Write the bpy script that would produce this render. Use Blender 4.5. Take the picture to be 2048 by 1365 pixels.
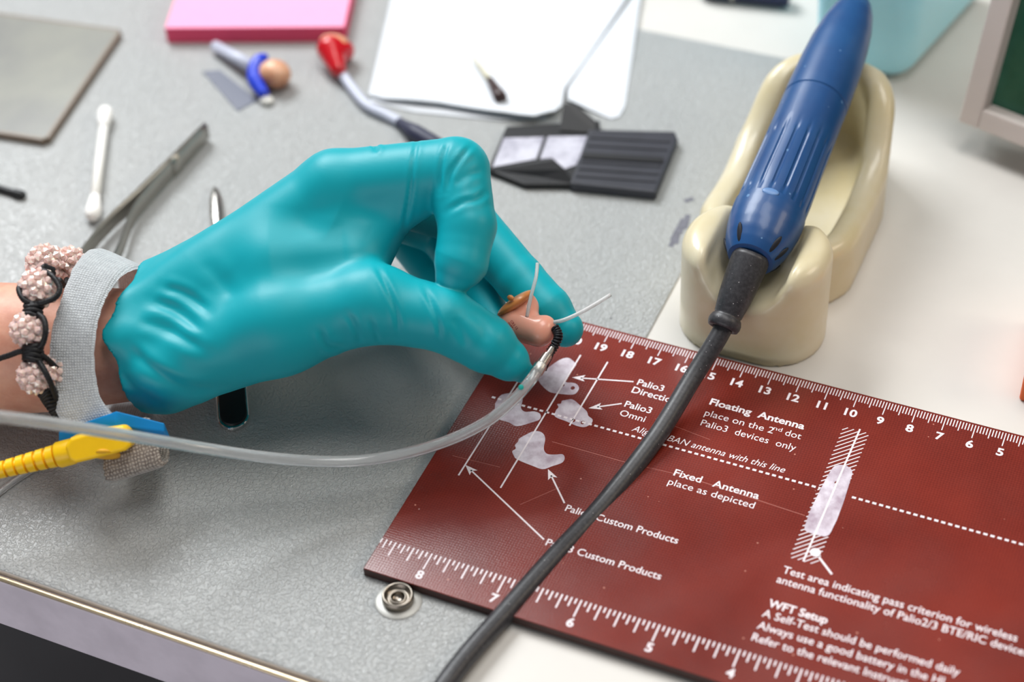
import bpy, bmesh, math, random
import numpy as np
from mathutils import Vector, Matrix

random.seed(7)
rng = np.random.default_rng(7)
SC = bpy.context.scene
COL = SC.collection
for _o in list(bpy.data.objects):
    bpy.data.objects.remove(_o, do_unlink=True)

# ------------------------------------------------------------------ frame of reference
# Working unit: centimetres.  x runs along the test board (right), y away from the
# viewer, z up; z = 0 is the upper face of the board.  cm -> m when meshes are made.
DESK = 75.35                                   # height of the board's upper face above the floor
CM = 0.01
R = np.array([[0.91673422, 0.39712861, -0.0434423],
              [0.24426935, -0.64325188, -0.7256442],
              [-0.31611841, 0.65461125, -0.68669735]])
C = np.array([-1.91080499, -42.85504225, 43.78422715])
F = 3600.0
PADZ = -0.35                                   # upper face of the grey mat
DTOP = -0.43                                   # upper face of the white desk


def at(px, py, z=0.0):
    """point of the height plane z seen at a photo pixel"""
    d = R.T @ np.array([(px - 1024) / F, (py - 682.5) / F, 1.0])
    return C + (z - C[2]) / d[2] * d


def P(px, py, d):
    """point seen at a photo pixel at distance d (cm) in front of the camera"""
    return C + R.T @ (np.array([(px - 1024) / F, (py - 682.5) / F, 1.0]) * d)


def pix(p):
    c = (np.asarray(p) - C) @ R.T
    return np.stack([1024 + F * c[..., 0] / c[..., 2], 682.5 + F * c[..., 1] / c[..., 2], c[..., 2]], -1)


# ------------------------------------------------------------------ camera
cam = bpy.data.cameras.new('camera')
cam_o = bpy.data.objects.new('camera', cam)
COL.objects.link(cam_o)
cam.sensor_width = 36.0
cam.lens = F * 36.0 / 2048.0
cam.clip_start = 0.02
cam.clip_end = 50
M = Matrix.Identity(4)
for i in range(3):
    M[i][0] = R[0][i]
    M[i][1] = -R[1][i]
    M[i][2] = -R[2][i]
    M[i][3] = (C[i] + (DESK if i == 2 else 0)) * CM
cam_o.matrix_world = M
cam.dof.use_dof = True
cam.dof.focus_distance = 0.598
cam.dof.aperture_fstop = 5.8
SC.camera = cam_o

# ------------------------------------------------------------------ world, lamps, exposure
SC.view_settings.view_transform = 'Standard'
SC.view_settings.look = 'None'
SC.view_settings.gamma = 1.0
SC.view_settings.use_curve_mapping = False
SC.view_settings.exposure = -0.25
W = bpy.data.worlds.new('room_fill')
SC.world = W
W.use_nodes = True
bg = W.node_tree.nodes['Background']
bg.inputs[0].default_value = (0.93, 0.96, 1.0, 1)
bg.inputs[1].default_value = 0.19


def area(name, loc, target, size, size_y, power, color):
    l = bpy.data.lights.new(name, 'AREA')
    l.shape = 'RECTANGLE'
    l.size = size
    l.size_y = size_y
    l.energy = power
    l.color = color
    o = bpy.data.objects.new(name, l)
    COL.objects.link(o)
    loc = Vector((loc[0] * CM, loc[1] * CM, (loc[2] + DESK) * CM))
    tg = Vector((target[0] * CM, target[1] * CM, (target[2] + DESK) * CM))
    o.location = loc
    o.rotation_euler = (tg - loc).to_track_quat('-Z', 'Y').to_euler()
    return o


area('window_daylight', (-118, 66, 122), (-20, -2, 0), 0.75, 0.75, 42, (0.95, 0.98, 1.0))
area('ceiling_lamp', (0, 22, 150), (-18, 0, 0), 1.0, 0.5, 15, (1.0, 0.98, 0.95))
area('bench_lamp', (60, 25, 60), (-10, 2, 0), 0.35, 0.25, 2.6, (1.0, 0.84, 0.66))
area('room_fill', (-40, -190, 16), (-20, -10, 0), 1.8, 0.7, 13, (0.96, 0.95, 1.0))  # added front fill standing for room bounce, brightens the desk's front edge

# ------------------------------------------------------------------ materials


def lin(c):
    out = []
    for v in c[:3]:
        v /= 255.0
        out.append(v / 12.92 if v <= 0.04045 else ((v + 0.055) / 1.055) ** 2.4)
    return (*out, 1.0)


class NT:
    def __init__(s, name):
        s.m = bpy.data.materials.new(name)
        s.m.use_nodes = True
        s.t = s.m.node_tree
        s.b = s.t.nodes['Principled BSDF']
        s.tc = None

    def n(s, typ, **kw):
        nd = s.t.nodes.new(typ)
        for k, v in kw.items():
            if k in nd.inputs.keys():
                nd.inputs[k].default_value = v
            else:
                setattr(nd, k, v)
        return nd

    def l(s, a, b):
        s.t.links.new(a, b)

    def co(s):
        if s.tc is None:
            s.tc = s.n('ShaderNodeTexCoord')
        return s.tc.outputs['Object']


def mat(name, rgb, rough=0.5, metal=0.0, spec=0.5, trans=0.0, ior=1.45, coat=0.0, sss=0.0, sss_r=(1, .3, .2), sss_s=0.004,
        var=0.0, var_scale=200, bump=0.0, bump_scale=400, bump_dist=0.0003, rvar=0.0, sheen=0.0, alpha=1.0, rgb2=None, detail=4.0, linear=False):
    k = NT(name)
    b = k.b
    col = tuple(rgb) + (1.0,) if linear else lin(rgb)
    b.inputs['Base Color'].default_value = col
    b.inputs['Roughness'].default_value = rough
    b.inputs['Metallic'].default_value = metal
    b.inputs['Specular IOR Level'].default_value = spec
    b.inputs['Transmission Weight'].default_value = trans
    b.inputs['IOR'].default_value = ior
    b.inputs['Coat Weight'].default_value = coat
    b.inputs['Coat Roughness'].default_value = 0.08
    b.inputs['Sheen Weight'].default_value = sheen
    b.inputs['Alpha'].default_value = alpha
    if sss:
        b.inputs['Subsurface Weight'].default_value = sss
        b.inputs['Subsurface Radius'].default_value = sss_r
        b.inputs['Subsurface Scale'].default_value = sss_s
    if var or rgb2 is not None:
        nz = k.n('ShaderNodeTexNoise', Scale=var_scale, Detail=detail, Roughness=0.6)
        k.l(k.co(), nz.inputs['Vector'])
        mx = k.n('ShaderNodeMix', data_type='RGBA')
        c2 = lin(rgb2) if rgb2 is not None else tuple(max(0, c * (1 - var)) for c in col[:3]) + (1,)
        mx.inputs['A'].default_value = col
        mx.inputs['B'].default_value = c2
        mr = k.n('ShaderNodeMapRange')
        mr.inputs['From Min'].default_value = 0.38
        mr.inputs['From Max'].default_value = 0.66
        k.l(nz.outputs['Fac'], mr.inputs['Value'])
        k.l(mr.outputs[0], mx.inputs['Factor'])
        k.l(mx.outputs['Result'], b.inputs['Base Color'])
    if rvar:
        nz = k.n('ShaderNodeTexNoise', Scale=var_scale * 0.6, Detail=4.0)
        k.l(k.co(), nz.inputs['Vector'])
        mr = k.n('ShaderNodeMapRange')
        mr.inputs['To Min'].default_value = max(0, rough - rvar)
        mr.inputs['To Max'].default_value = rough + rvar
        k.l(nz.outputs['Fac'], mr.inputs['Value'])
        k.l(mr.outputs[0], b.inputs['Roughness'])
    if bump:
        nz = k.n('ShaderNodeTexNoise', Scale=bump_scale, Detail=3.0, Roughness=0.5)
        k.l(k.co(), nz.inputs['Vector'])
        bp = k.n('ShaderNodeBump', Strength=bump, Distance=bump_dist)
        k.l(nz.outputs['Fac'], bp.inputs['Height'])
        k.l(bp.outputs[0], b.inputs['Normal'])
    return k.m


def mat_mat():
    """grey powder-coated mat with leather grain, a few pale and dark specks"""
    k = NT('grey_textured_coating')
    b = k.b
    b.inputs['Roughness'].default_value = 0.33
    b.inputs['Specular IOR Level'].default_value = 0.5
    big = k.n('ShaderNodeTexNoise', Scale=9.0, Detail=3.0)
    k.l(k.co(), big.inputs['Vector'])
    mx = k.n('ShaderNodeMix', data_type='RGBA')
    mx.inputs['A'].default_value = lin((166, 169, 169))
    mx.inputs['B'].default_value = lin((178, 179, 178))
    k.l(big.outputs['Fac'], mx.inputs['Factor'])
    vo = k.n('ShaderNodeTexVoronoi', Scale=42.0)
    k.l(k.co(), vo.inputs['Vector'])
    sp = k.n('ShaderNodeMath', operation='LESS_THAN')
    sp.inputs[1].default_value = 0.028
    k.l(vo.outputs['Distance'], sp.inputs[0])
    nn = k.n('ShaderNodeSeparateColor')
    k.l(vo.outputs['Color'], nn.inputs[0])
    s2 = k.n('ShaderNodeMath', operation='MULTIPLY')
    k.l(sp.outputs[0], s2.inputs[0])
    k.l(nn.outputs[1], s2.inputs[1])
    rp = k.n('ShaderNodeMix', data_type='RGBA')
    rp.inputs['A'].default_value = lin((95, 95, 98))
    rp.inputs['B'].default_value = lin((226, 228, 230))
    k.l(nn.outputs[0], rp.inputs['Factor'])
    m2 = k.n('ShaderNodeMix', data_type='RGBA')
    k.l(s2.outputs[0], m2.inputs['Factor'])
    k.l(mx.outputs['Result'], m2.inputs['A'])
    k.l(rp.outputs['Result'], m2.inputs['B'])
    k.l(m2.outputs['Result'], b.inputs['Base Color'])
    nz = k.n('ShaderNodeTexNoise', Scale=800.0, Detail=1.5, Roughness=0.45, Distortion=1.1)
    k.l(k.co(), nz.inputs['Vector'])
    rr = k.n('ShaderNodeMapRange')
    rr.inputs['From Min'].default_value = 0.4
    rr.inputs['From Max'].default_value = 0.62
    k.l(nz.outputs['Fac'], rr.inputs['Value'])
    bp = k.n('ShaderNodeBump', Strength=0.9, Distance=0.0003)
    k.l(rr.outputs[0], bp.inputs['Height'])
    k.l(bp.outputs[0], b.inputs['Normal'])
    return k.m


def mat_board():
    """dark red phenolic laminate: fine cloth weave, scratches, dust specks, gloss"""
    k = NT('red_laminate')
    b = k.b
    b.inputs['Roughness'].default_value = 0.2
    b.inputs['Specular IOR Level'].default_value = 0.5
    sx = k.n('ShaderNodeTexWave', Scale=330.0, Distortion=2.5, Detail=2.0, bands_direction='X')
    sx.inputs['Detail Scale'].default_value = 3.0
    sy = k.n('ShaderNodeTexWave', Scale=330.0, Distortion=2.5, Detail=2.0, bands_direction='Y')
    sy.inputs['Detail Scale'].default_value = 3.0
    k.l(k.co(), sx.inputs['Vector'])
    k.l(k.co(), sy.inputs['Vector'])
    mu = k.n('ShaderNodeMath', operation='ADD')
    k.l(sx.outputs['Fac'], mu.inputs[0])
    k.l(sy.outputs['Fac'], mu.inputs[1])
    cl = k.n('ShaderNodeTexNoise', Scale=26.0, Detail=4.0)
    k.l(k.co(), cl.inputs['Vector'])
    a2 = k.n('ShaderNodeMath', operation='MULTIPLY_ADD')
    a2.inputs[1].default_value = 0.2
    k.l(mu.outputs[0], a2.inputs[0])
    k.l(cl.outputs['Fac'], a2.inputs[2])
    mr = k.n('ShaderNodeMapRange')
    mr.inputs['From Min'].default_value = 0.3
    mr.inputs['From Max'].default_value = 1.0
    k.l(a2.outputs[0], mr.inputs['Value'])
    mx = k.n('ShaderNodeMix', data_type='RGBA')
    mx.inputs['A'].default_value = lin((90, 26, 20))
    mx.inputs['B'].default_value = lin((128, 44, 32))
    k.l(mr.outputs[0], mx.inputs['Factor'])
    # pale specks
    vo = k.n('ShaderNodeTexVoronoi', Scale=260.0)
    k.l(k.co(), vo.inputs['Vector'])
    se = k.n('ShaderNodeSeparateColor')
    k.l(vo.outputs['Color'], se.inputs[0])
    th = k.n('ShaderNodeMath', operation='GREATER_THAN')
    th.inputs[1].default_value = 0.86
    k.l(se.outputs[0], th.inputs[0])
    lt = k.n('ShaderNodeMath', operation='LESS_THAN')
    lt.inputs[1].default_value = 0.085
    k.l(vo.outputs['Distance'], lt.inputs[0])
    an = k.n('ShaderNodeMath', operation='MULTIPLY')
    k.l(th.outputs[0], an.inputs[0])
    k.l(lt.outputs[0], an.inputs[1])
    an2 = k.n('ShaderNodeMath', operation='MULTIPLY')
    an2.inputs[1].default_value = 0.6
    k.l(an.outputs[0], an2.inputs[0])
    m2 = k.n('ShaderNodeMix', data_type='RGBA')
    m2.inputs['B'].default_value = lin((226, 160, 140))
    k.l(an2.outputs[0], m2.inputs['Factor'])
    k.l(mx.outputs['Result'], m2.inputs['A'])
    k.l(m2.outputs['Result'], b.inputs['Base Color'])
    nz = k.n('ShaderNodeTexNoise', Scale=40.0, Detail=5.0)
    k.l(k.co(), nz.inputs['Vector'])
    r2 = k.n('ShaderNodeMapRange')
    r2.inputs['To Min'].default_value = 0.14
    r2.inputs['To Max'].default_value = 0.34
    k.l(nz.outputs['Fac'], r2.inputs['Value'])
    k.l(r2.outputs[0], b.inputs['Roughness'])
    bp = k.n('ShaderNodeBump', Strength=0.12, Distance=0.00008)
    k.l(mu.outputs[0], bp.inputs['Height'])
    k.l(bp.outputs[0], b.inputs['Normal'])
    return k.m


def mat_knit(name, rgb, rgb2, scale=360.0):
    k = NT(name)
    b = k.b
    b.inputs['Roughness'].default_value = 0.95
    b.inputs['Specular IOR Level'].default_value = 0.15
    b.inputs['Sheen Weight'].default_value = 0.5
    uv = k.n('ShaderNodeUVMap')
    wv = k.n('ShaderNodeTexWave', Scale=scale, Distortion=3.0, Detail=2.0, bands_direction='X')
    wv.inputs['Detail Scale'].default_value = 2.0
    wy = k.n('ShaderNodeTexWave', Scale=scale, Distortion=3.0, Detail=2.0, bands_direction='Y')
    wy.inputs['Detail Scale'].default_value = 2.0
    k.l(uv.outputs[0], wv.inputs['Vector'])
    k.l(uv.outputs[0], wy.inputs['Vector'])
    nz = k.n('ShaderNodeTexNoise', Scale=420.0, Detail=5.0, Roughness=0.7)
    k.l(k.co(), nz.inputs['Vector'])
    ad = k.n('ShaderNodeMath', operation='MULTIPLY')
    k.l(wv.outputs['Fac'], ad.inputs[0])
    k.l(wy.outputs['Fac'], ad.inputs[1])
    ml = k.n('ShaderNodeMath', operation='MULTIPLY_ADD')
    ml.inputs[1].default_value = 1.2
    k.l(nz.outputs['Fac'], ml.inputs[0])
    k.l(ad.outputs[0], ml.inputs[2])
    mr = k.n('ShaderNodeMapRange')
    mr.inputs['From Min'].default_value = 0.4
    mr.inputs['From Max'].default_value = 1.25
    k.l(ml.outputs[0], mr.inputs['Value'])
    mx = k.n('ShaderNodeMix', data_type='RGBA')
    mx.inputs['A'].default_value = lin(rgb2)
    mx.inputs['B'].default_value = lin(rgb)
    k.l(mr.outputs[0], mx.inputs['Factor'])
    k.l(mx.outputs['Result'], b.inputs['Base Color'])
    bp = k.n('ShaderNodeBump', Strength=0.7, Distance=0.0004)
    k.l(ml.outputs[0], bp.inputs['Height'])
    k.l(bp.outputs[0], b.inputs['Normal'])
    return k.m


def mat_bead():
    k = NT('pink_crystal')
    b = k.b
    b.inputs['Base Color'].default_value = lin((255, 216, 208))
    b.inputs['Roughness'].default_value = 0.06
    b.inputs['Transmission Weight'].default_value = 0.1
    b.inputs['IOR'].default_value = 1.6
    b.inputs['Coat Weight'].default_value = 1.0
    b.inputs['Coat Roughness'].default_value = 0.02
    b.inputs['Thin Film Thickness'].default_value = 420.0
    b.inputs['Thin Film IOR'].default_value = 1.7
    b.inputs['Subsurface Weight'].default_value = 0.3
    b.inputs['Subsurface Scale'].default_value = 0.003
    return k.m


MT = {}
MT['mat'] = mat_mat()
MT['desk'] = mat('white_laminate', (212, 208, 202), rough=0.42, var=0.05, var_scale=18, rvar=0.06)
MT['desk_edge'] = mat('pale_lilac_edge', (240, 230, 240), rough=0.5, var=0.12, var_scale=60)
MT['brass_strip'] = mat('pale_metal_strip', (226, 206, 170), rough=0.3, metal=0.8, rvar=0.1)
MT['floor'] = mat('dark_floor', (104, 102, 104), rough=0.6, var=0.3, var_scale=6)
MT['board'] = mat_board()
MT['board_edge'] = mat('dark_laminate_edge', (52, 24, 18), rough=0.5, var=0.3, var_scale=300)
MT['ink'] = mat('white_print', (236, 226, 230), rough=0.45, var=0.06, var_scale=300)
MT['photo_ink'] = mat('pale_halftone_print', (216, 208, 218), rough=0.4, rgb2=(168, 150, 164), var_scale=170, detail=6)
MT['glove'] = mat('teal_nitrile', (0, 156, 168), rough=0.46, spec=0.4, sss=0.12, sss_r=(0.2, 0.8, 1.0), sss_s=0.002, bump=0.06, bump_scale=900, bump_dist=0.0002)
MT['skin'] = mat('skin', (218, 164, 140), rough=0.5, sss=0.25, sss_r=(1, 0.35, 0.2), sss_s=0.004, rgb2=(200, 140, 118), var_scale=90, bump=0.25, bump_scale=900, bump_dist=0.0002)
MT['bead'] = mat_bead()
MT['cord'] = mat('black_waxed_cord', (16, 15, 18), rough=0.5, var=0.4, var_scale=700, bump=0.8, bump_scale=1500, bump_dist=0.0003)
MT['knit'] = mat_knit('grey_terry_knit', (205, 210, 212), (158, 162, 166))
MT['knit_tan'] = mat_knit('taupe_terry_knit', (186, 176, 164), (92, 80, 74), 300)
MT['blue_plastic'] = mat('bright_blue_plastic', (16, 140, 212), rough=0.35, var=0.1, var_scale=80)
MT['yellow'] = mat('yellow_plastic', (252, 200, 10), rough=0.4, sss=0.1, sss_r=(1, .7, .1), var=0.06, var_scale=120)
MT['clear'] = mat('clear_plastic_tube', (236, 238, 238), rough=0.1, trans=0.78, ior=1.42, linear=False)
MT['tube_white'] = mat('milky_filament', (232, 234, 234), rough=0.3, trans=0.5, ior=1.4)
MT['teal_dot'] = mat('teal_paint', (20, 160, 150), rough=0.5)
MT['steel'] = mat('brushed_steel', (196, 192, 186), rough=0.25, metal=1.0, rvar=0.1)
MT['mirror'] = mat('polished_steel', (215, 213, 210), rough=0.09, metal=1.0, rvar=0.03)
MT['dark_steel'] = mat('dark_steel', (168, 165, 158), rough=0.34, metal=0.9, rvar=0.1)
MT['spring'] = mat('black_spring', (34, 34, 38), rough=0.35, metal=0.5)
MT['flesh'] = mat('flesh_acrylic', (232, 164, 142), rough=0.32, coat=0.3, sss=0.35, sss_r=(1, .4, .25), sss_s=0.004, var=0.06, var_scale=60)
MT['amber'] = mat('amber_acrylic', (206, 134, 74), rough=0.28, coat=0.3, sss=0.3, sss_r=(1, .5, .2), sss_s=0.003)
MT['red_ink'] = mat('dark_red_print', (150, 26, 34), rough=0.5)
MT['handpiece'] = mat('blue_handpiece_plastic', (20, 66, 118), rough=0.38, coat=0.12, rgb2=(26, 76, 128), var_scale=45, rvar=0.08)
MT['handpiece_dark'] = mat('dark_slot', (10, 14, 26), rough=0.6)
MT['rubber'] = mat('black_rubber', (42, 41, 44), rough=0.42, rgb2=(58, 57, 60), var_scale=900, rvar=0.08)
MT['cream'] = mat('cream_ceramic', (214, 204, 176), rough=0.32, coat=0.2, rgb2=(206, 192, 152), var_scale=30, sss=0.1, sss_r=(1, .8, .5))
MT['pink'] = mat('pink_paper', (255, 166, 198), rough=0.85, spec=0.1, var=0.02)
MT['pink_side'] = mat('deep_pink_page_edges', (226, 86, 118), rough=0.85, spec=0.1, var=0.08, var_scale=900)
MT['paper'] = mat('white_paper_towel', (212, 215, 220), rough=0.95, spec=0.1, bump=0.25, bump_scale=500, bump_dist=0.0004)
MT['black'] = mat('black_moulded_plastic', (20, 20, 23), rough=0.45, spec=0.5, var=0.2, var_scale=90)
MT['slate'] = mat('slate_grey_plastic', (54, 55, 63), rough=0.42, var=0.2, var_scale=60)
MT['label'] = mat('white_label', (196, 195, 206), rough=0.6, rgb2=(160, 158, 172), var_scale=160)
MT['acrylic'] = mat('smoky_acrylic', (166, 166, 156), rough=0.18, trans=0.25, ior=1.45, rgb2=(150, 150, 146), var_scale=20)
MT['acrylic_edge'] = mat('brown_acrylic_edge', (118, 104, 90), rough=0.3)
MT['cotton'] = mat('cotton', (246, 244, 240), rough=0.95, spec=0.05, bump=0.5, bump_scale=900, bump_dist=0.0005)
MT['white_plastic'] = mat('white_plastic', (238, 236, 230), rough=0.4)
MT['cobalt'] = mat('cobalt_plastic', (36, 66, 206), rough=0.35, coat=0.2)
MT['pale_flesh'] = mat('pale_flesh_acrylic', (226, 178, 146), rough=0.35, sss=0.3, sss_r=(1, .5, .3), rgb2=(176, 116, 86), var_scale=120)
MT['red'] = mat('red_plastic', (190, 10, 26), rough=0.22, coat=0.4)
MT['tan'] = mat('tan_plastic', (214, 156, 120), rough=0.4)
MT['grey_tube'] = mat('grey_tube', (190, 194, 210), rough=0.4)
MT['navy'] = mat('navy_plastic', (44, 46, 68), rough=0.5)
MT['smoke_film'] = mat('blue_grey_film', (92, 96, 112), rough=0.3, alpha=1.0)
MT['hub'] = mat('dark_brown_hub', (52, 28, 26), rough=0.35)
MT['bristle'] = mat('pale_bristle', (206, 200, 172), rough=0.5)
MT['cyan'] = mat('cyan_translucent_plastic', (172, 230, 244), rough=0.35, trans=0.0, sss=0.15, sss_r=(.4, .9, 1), sss_s=0.01, rgb2=(160, 222, 238), var_scale=12)
MT['bezel'] = mat('taupe_bezel', (206, 196, 190), rough=0.45, var=0.03, var_scale=40)
MT['screen'] = mat('dark_green_panel', (26, 78, 58), rough=0.2, rgb2=(46, 98, 76), var_scale=40)
MT['orange'] = mat('orange_plastic', (224, 100, 40), rough=0.5, var=0.05)
MT['pencil_grey'] = mat('smeared_ink', (112, 112, 122), rough=0.7, var=0.3, var_scale=600)
MT['navy_pen'] = mat('navy_pen', (30, 36, 70), rough=0.4)
MT['dirt'] = mat('brown_wax_residue', (150, 122, 70), rough=0.6, var=0.4, var_scale=200)



def add_specks(m, scale, keep, size, rgb, strength=1.0):
    """sparse dust or dirt specks over a material's own colour"""
    t = m.node_tree
    b = t.nodes['Principled BSDF']
    k = NT.__new__(NT)
    k.m, k.t, k.b, k.tc = m, t, b, None
    vo = k.n('ShaderNodeTexVoronoi', Scale=scale)
    k.l(k.co(), vo.inputs['Vector'])
    se = k.n('ShaderNodeSeparateColor')
    k.l(vo.outputs['Color'], se.inputs[0])
    th = k.n('ShaderNodeMath', operation='GREATER_THAN')
    th.inputs[1].default_value = keep
    k.l(se.outputs[0], th.inputs[0])
    sz = k.n('ShaderNodeMath', operation='MULTIPLY')
    sz.inputs[1].default_value = size
    k.l(se.outputs[1], sz.inputs[0])
    lt = k.n('ShaderNodeMath', operation='LESS_THAN')
    k.l(vo.outputs['Distance'], lt.inputs[0])
    k.l(sz.outputs[0], lt.inputs[1])
    an = k.n('ShaderNodeMath', operation='MULTIPLY')
    k.l(th.outputs[0], an.inputs[0])
    k.l(lt.outputs[0], an.inputs[1])
    a2 = k.n('ShaderNodeMath', operation='MULTIPLY')
    a2.inputs[1].default_value = strength
    k.l(an.outputs[0], a2.inputs[0])
    mx = k.n('ShaderNodeMix', data_type='RGBA')
    ln = b.inputs['Base Color'].links
    if ln:
        k.l(ln[0].from_socket, mx.inputs['A'])
    else:
        mx.inputs['A'].default_value = b.inputs['Base Color'].default_value
    mx.inputs['B'].default_value = lin(rgb)
    k.l(a2.outputs[0], mx.inputs['Factor'])
    k.l(mx.outputs['Result'], b.inputs['Base Color'])


add_specks(MT['rubber'], 900.0, 0.7, 0.17, (190, 186, 186), 0.7)
add_specks(MT['desk'], 46.0, 0.86, 0.06, (96, 88, 84), 0.8)
add_specks(MT['handpiece'], 300.0, 0.9, 0.2, (110, 150, 190), 0.6)
add_specks(MT['board'], 120.0, 0.8, 0.075, (205, 170, 160), 0.6)

# ------------------------------------------------------------------ object helpers
ORG = {}


def V3(a):
    return np.asarray(a, float)


def world_m(a):
    a = np.array(a, float).reshape(-1, 3).copy()
    a[:, 2] += DESK
    return a * CM


def tag(o, label=None, cat=None, group=None, kind=None):
    if label: o['label'] = label
    if cat: o['category'] = cat
    if group: o['group'] = group
    if kind: o['kind'] = kind
    return o


def thing(name, label, cat, loc, group=None):
    o = bpy.data.objects.new(name, None)
    o.empty_display_size = 0.005
    COL.objects.link(o)
    o.location = world_m(loc)[0]
    ORG[o] = np.array(world_m(loc)[0])
    return tag(o, label, cat, group)


def obj(name, verts, faces, m, parent=None, smooth=True, mats=None, fmat=None, uv=None, sharp=None):
    v = world_m(verts)
    if parent is None:
        o0 = np.array([(v[:, 0].min() + v[:, 0].max()) / 2, (v[:, 1].min() + v[:, 1].max()) / 2, v[:, 2].min()])
    else:
        o0 = ORG[parent]
    me = bpy.data.meshes.new(name)
    me.from_pydata((v - o0).tolist(), [], [list(map(int, f)) for f in faces])
    me.validate()
    for x in (mats or [m]):
        me.materials.append(x)
    if fmat is not None and len(fmat) == len(me.polygons):
        me.polygons.foreach_set('material_index', np.asarray(fmat, dtype=np.int32))
    if smooth:
        me.polygons.foreach_set('use_smooth', np.ones(len(me.polygons), dtype=bool))
        if sharp:
            me.set_sharp_from_angle(angle=math.radians(sharp))
    if uv is not None:
        lay = me.uv_layers.new(name='UVMap')
        li = np.zeros(len(me.loops), dtype=np.int32)
        me.loops.foreach_get('vertex_index', li)
        lay.data.foreach_set('uv', np.asarray(uv, float)[li].ravel())
    me.update()
    o = bpy.data.objects.new(name, me)
    COL.objects.link(o)
    if parent is not None:
        o.parent = parent
    else:
        o.location = o0
    # origin in world space, for children
    ORG[o] = np.array(o0)
    if parent is not None:
        ORG[o] = ORG[parent]
    return o


def bevel(o, w_cm, seg=3, angle=30):
    b = o.modifiers.new('bevel', 'BEVEL')
    b.width = w_cm * CM
    b.segments = seg
    b.limit_method = 'ANGLE'
    b.angle_limit = math.radians(angle)
    b.harden_normals = False
    return o


class Geo:
    """collects verts and faces of one part"""

    def __init__(s):
        s.v = []
        s.f = []
        s.fm = []

    def add(s, v, f, mi=0):
        b = len(s.v)
        s.v.extend([tuple(map(float, p)) for p in v])
        s.f.extend([[int(i) + b for i in q] for q in f])
        s.fm.extend([mi] * len(f))

    def build(s, name, m, parent=None, **kw):
        return obj(name, s.v, s.f, m, parent, **kw)


def unit(a):
    a = V3(a)
    n = np.linalg.norm(a)
    return a / n if n > 1e-12 else a


def spline(pts, n=8):
    """Catmull-Rom through pts (any dimension)"""
    p = np.asarray(pts, float)
    p = np.vstack([2 * p[0] - p[1], p, 2 * p[-1] - p[-2]])
    out = []
    for i in range(1, len(p) - 2):
        for t in np.linspace(0, 1, n, endpoint=False):
            a, b, c, d = p[i - 1], p[i], p[i + 1], p[i + 2]
            out.append(0.5 * ((2 * b) + (-a + c) * t + (2 * a - 5 * b + 4 * c - d) * t * t + (-a + 3 * b - 3 * c + d) * t ** 3))
    out.append(p[-2])
    return np.array(out)


def frames(path):
    path = np.asarray(path, float)
    t = np.gradient(path, axis=0)
    t /= np.linalg.norm(t, axis=1)[:, None] + 1e-12
    u = np.cross(t[0], [0, 0, 1])
    if np.linalg.norm(u) < 1e-3:
        u = np.cross(t[0], [0, 1, 0])
    u = unit(u)
    U = [u]
    for i in range(1, len(path)):
        u = u - t[i] * (u @ t[i])
        u = unit(u)
        U.append(u)
    U = np.array(U)
    return t, U, np.cross(t, U)


def tube(path, r, n=16, cap=True, rb=None):
    """tube mesh; r scalar or per point; rb second radius"""
    path = np.asarray(path, float)
    t, U, B = frames(path)
    r = np.broadcast_to(np.asarray(r, float), (len(path),))
    rb_ = r if rb is None else np.broadcast_to(np.asarray(rb, float), (len(path),))
    a = np.linspace(0, 2 * np.pi, n, endpoint=False)
    v = path[:, None, :] + U[:, None, :] * (np.cos(a)[None, :, None] * r[:, None, None]) + B[:, None, :] * (np.sin(a)[None, :, None] * rb_[:, None, None])
    v = v.reshape(-1, 3)
    f = []
    for i in range(len(path) - 1):
        for j in range(n):
            k = (j + 1) % n
            f.append([i * n + j, i * n + k, (i + 1) * n + k, (i + 1) * n + j])
    if cap:
        f.append(list(range(n))[::-1])
        f.append([(len(path) - 1) * n + j for j in range(n)])
    return v, f


def pipe(path, ro, ri, n=20):
    """hollow tube with open ends"""
    vo, fo = tube(path, ro, n, cap=False)
    vi, fi = tube(path, ri, n, cap=False)
    b = len(vo)
    L = len(path) - 1
    f = fo + [[q + b for q in g[::-1]] for g in fi]
    for j in range(n):
        k = (j + 1) % n
        f.append([j, b + j, b + k, k])
        f.append([L * n + j, L * n + k, b + L * n + k, b + L * n + j])
    return np.vstack([vo, vi]), f


def lathe(prof, org, axis, n=40, close=True):
    """prof: (radius, height) list along axis from org"""
    axis = unit(axis)
    u = np.cross(axis, [1, 0, 0])
    if np.linalg.norm(u) < 0.1:
        u = np.cross(axis, [0, 1, 0])
    u = unit(u)
    w = np.cross(axis, u)
    a = np.linspace(0, 2 * np.pi, n, endpoint=False)
    v = []
    for r, h in prof:
        v.append(V3(org) + axis * h + (np.cos(a)[:, None] * u + np.sin(a)[:, None] * w) * max(r, 1e-4))
    v = np.vstack(v)
    f = []
    for i in range(len(prof) - 1):
        for j in range(n):
            k = (j + 1) % n
            f.append([i * n + j, i * n + k, (i + 1) * n + k, (i + 1) * n + j])
    if close:
        f.append(list(range(n))[::-1])
        f.append([(len(prof) - 1) * n + j for j in range(n)])
    return v, f


def box(c, ax, ay, az):
    """box from centre and three half-axis vectors"""
    c, ax, ay, az = map(V3, (c, ax, ay, az))
    v = [c + sx * ax + sy * ay + sz * az for sz in (-1, 1) for sy in (-1, 1) for sx in (-1, 1)]
    f = [[0, 2, 3, 1], [4, 5, 7, 6], [0, 1, 5, 4], [2, 6, 7, 3], [0, 4, 6, 2], [1, 3, 7, 5]]
    if np.dot(np.cross(ax, ay), az) < 0:
        f = [q[::-1] for q in f]
    return v, f


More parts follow.
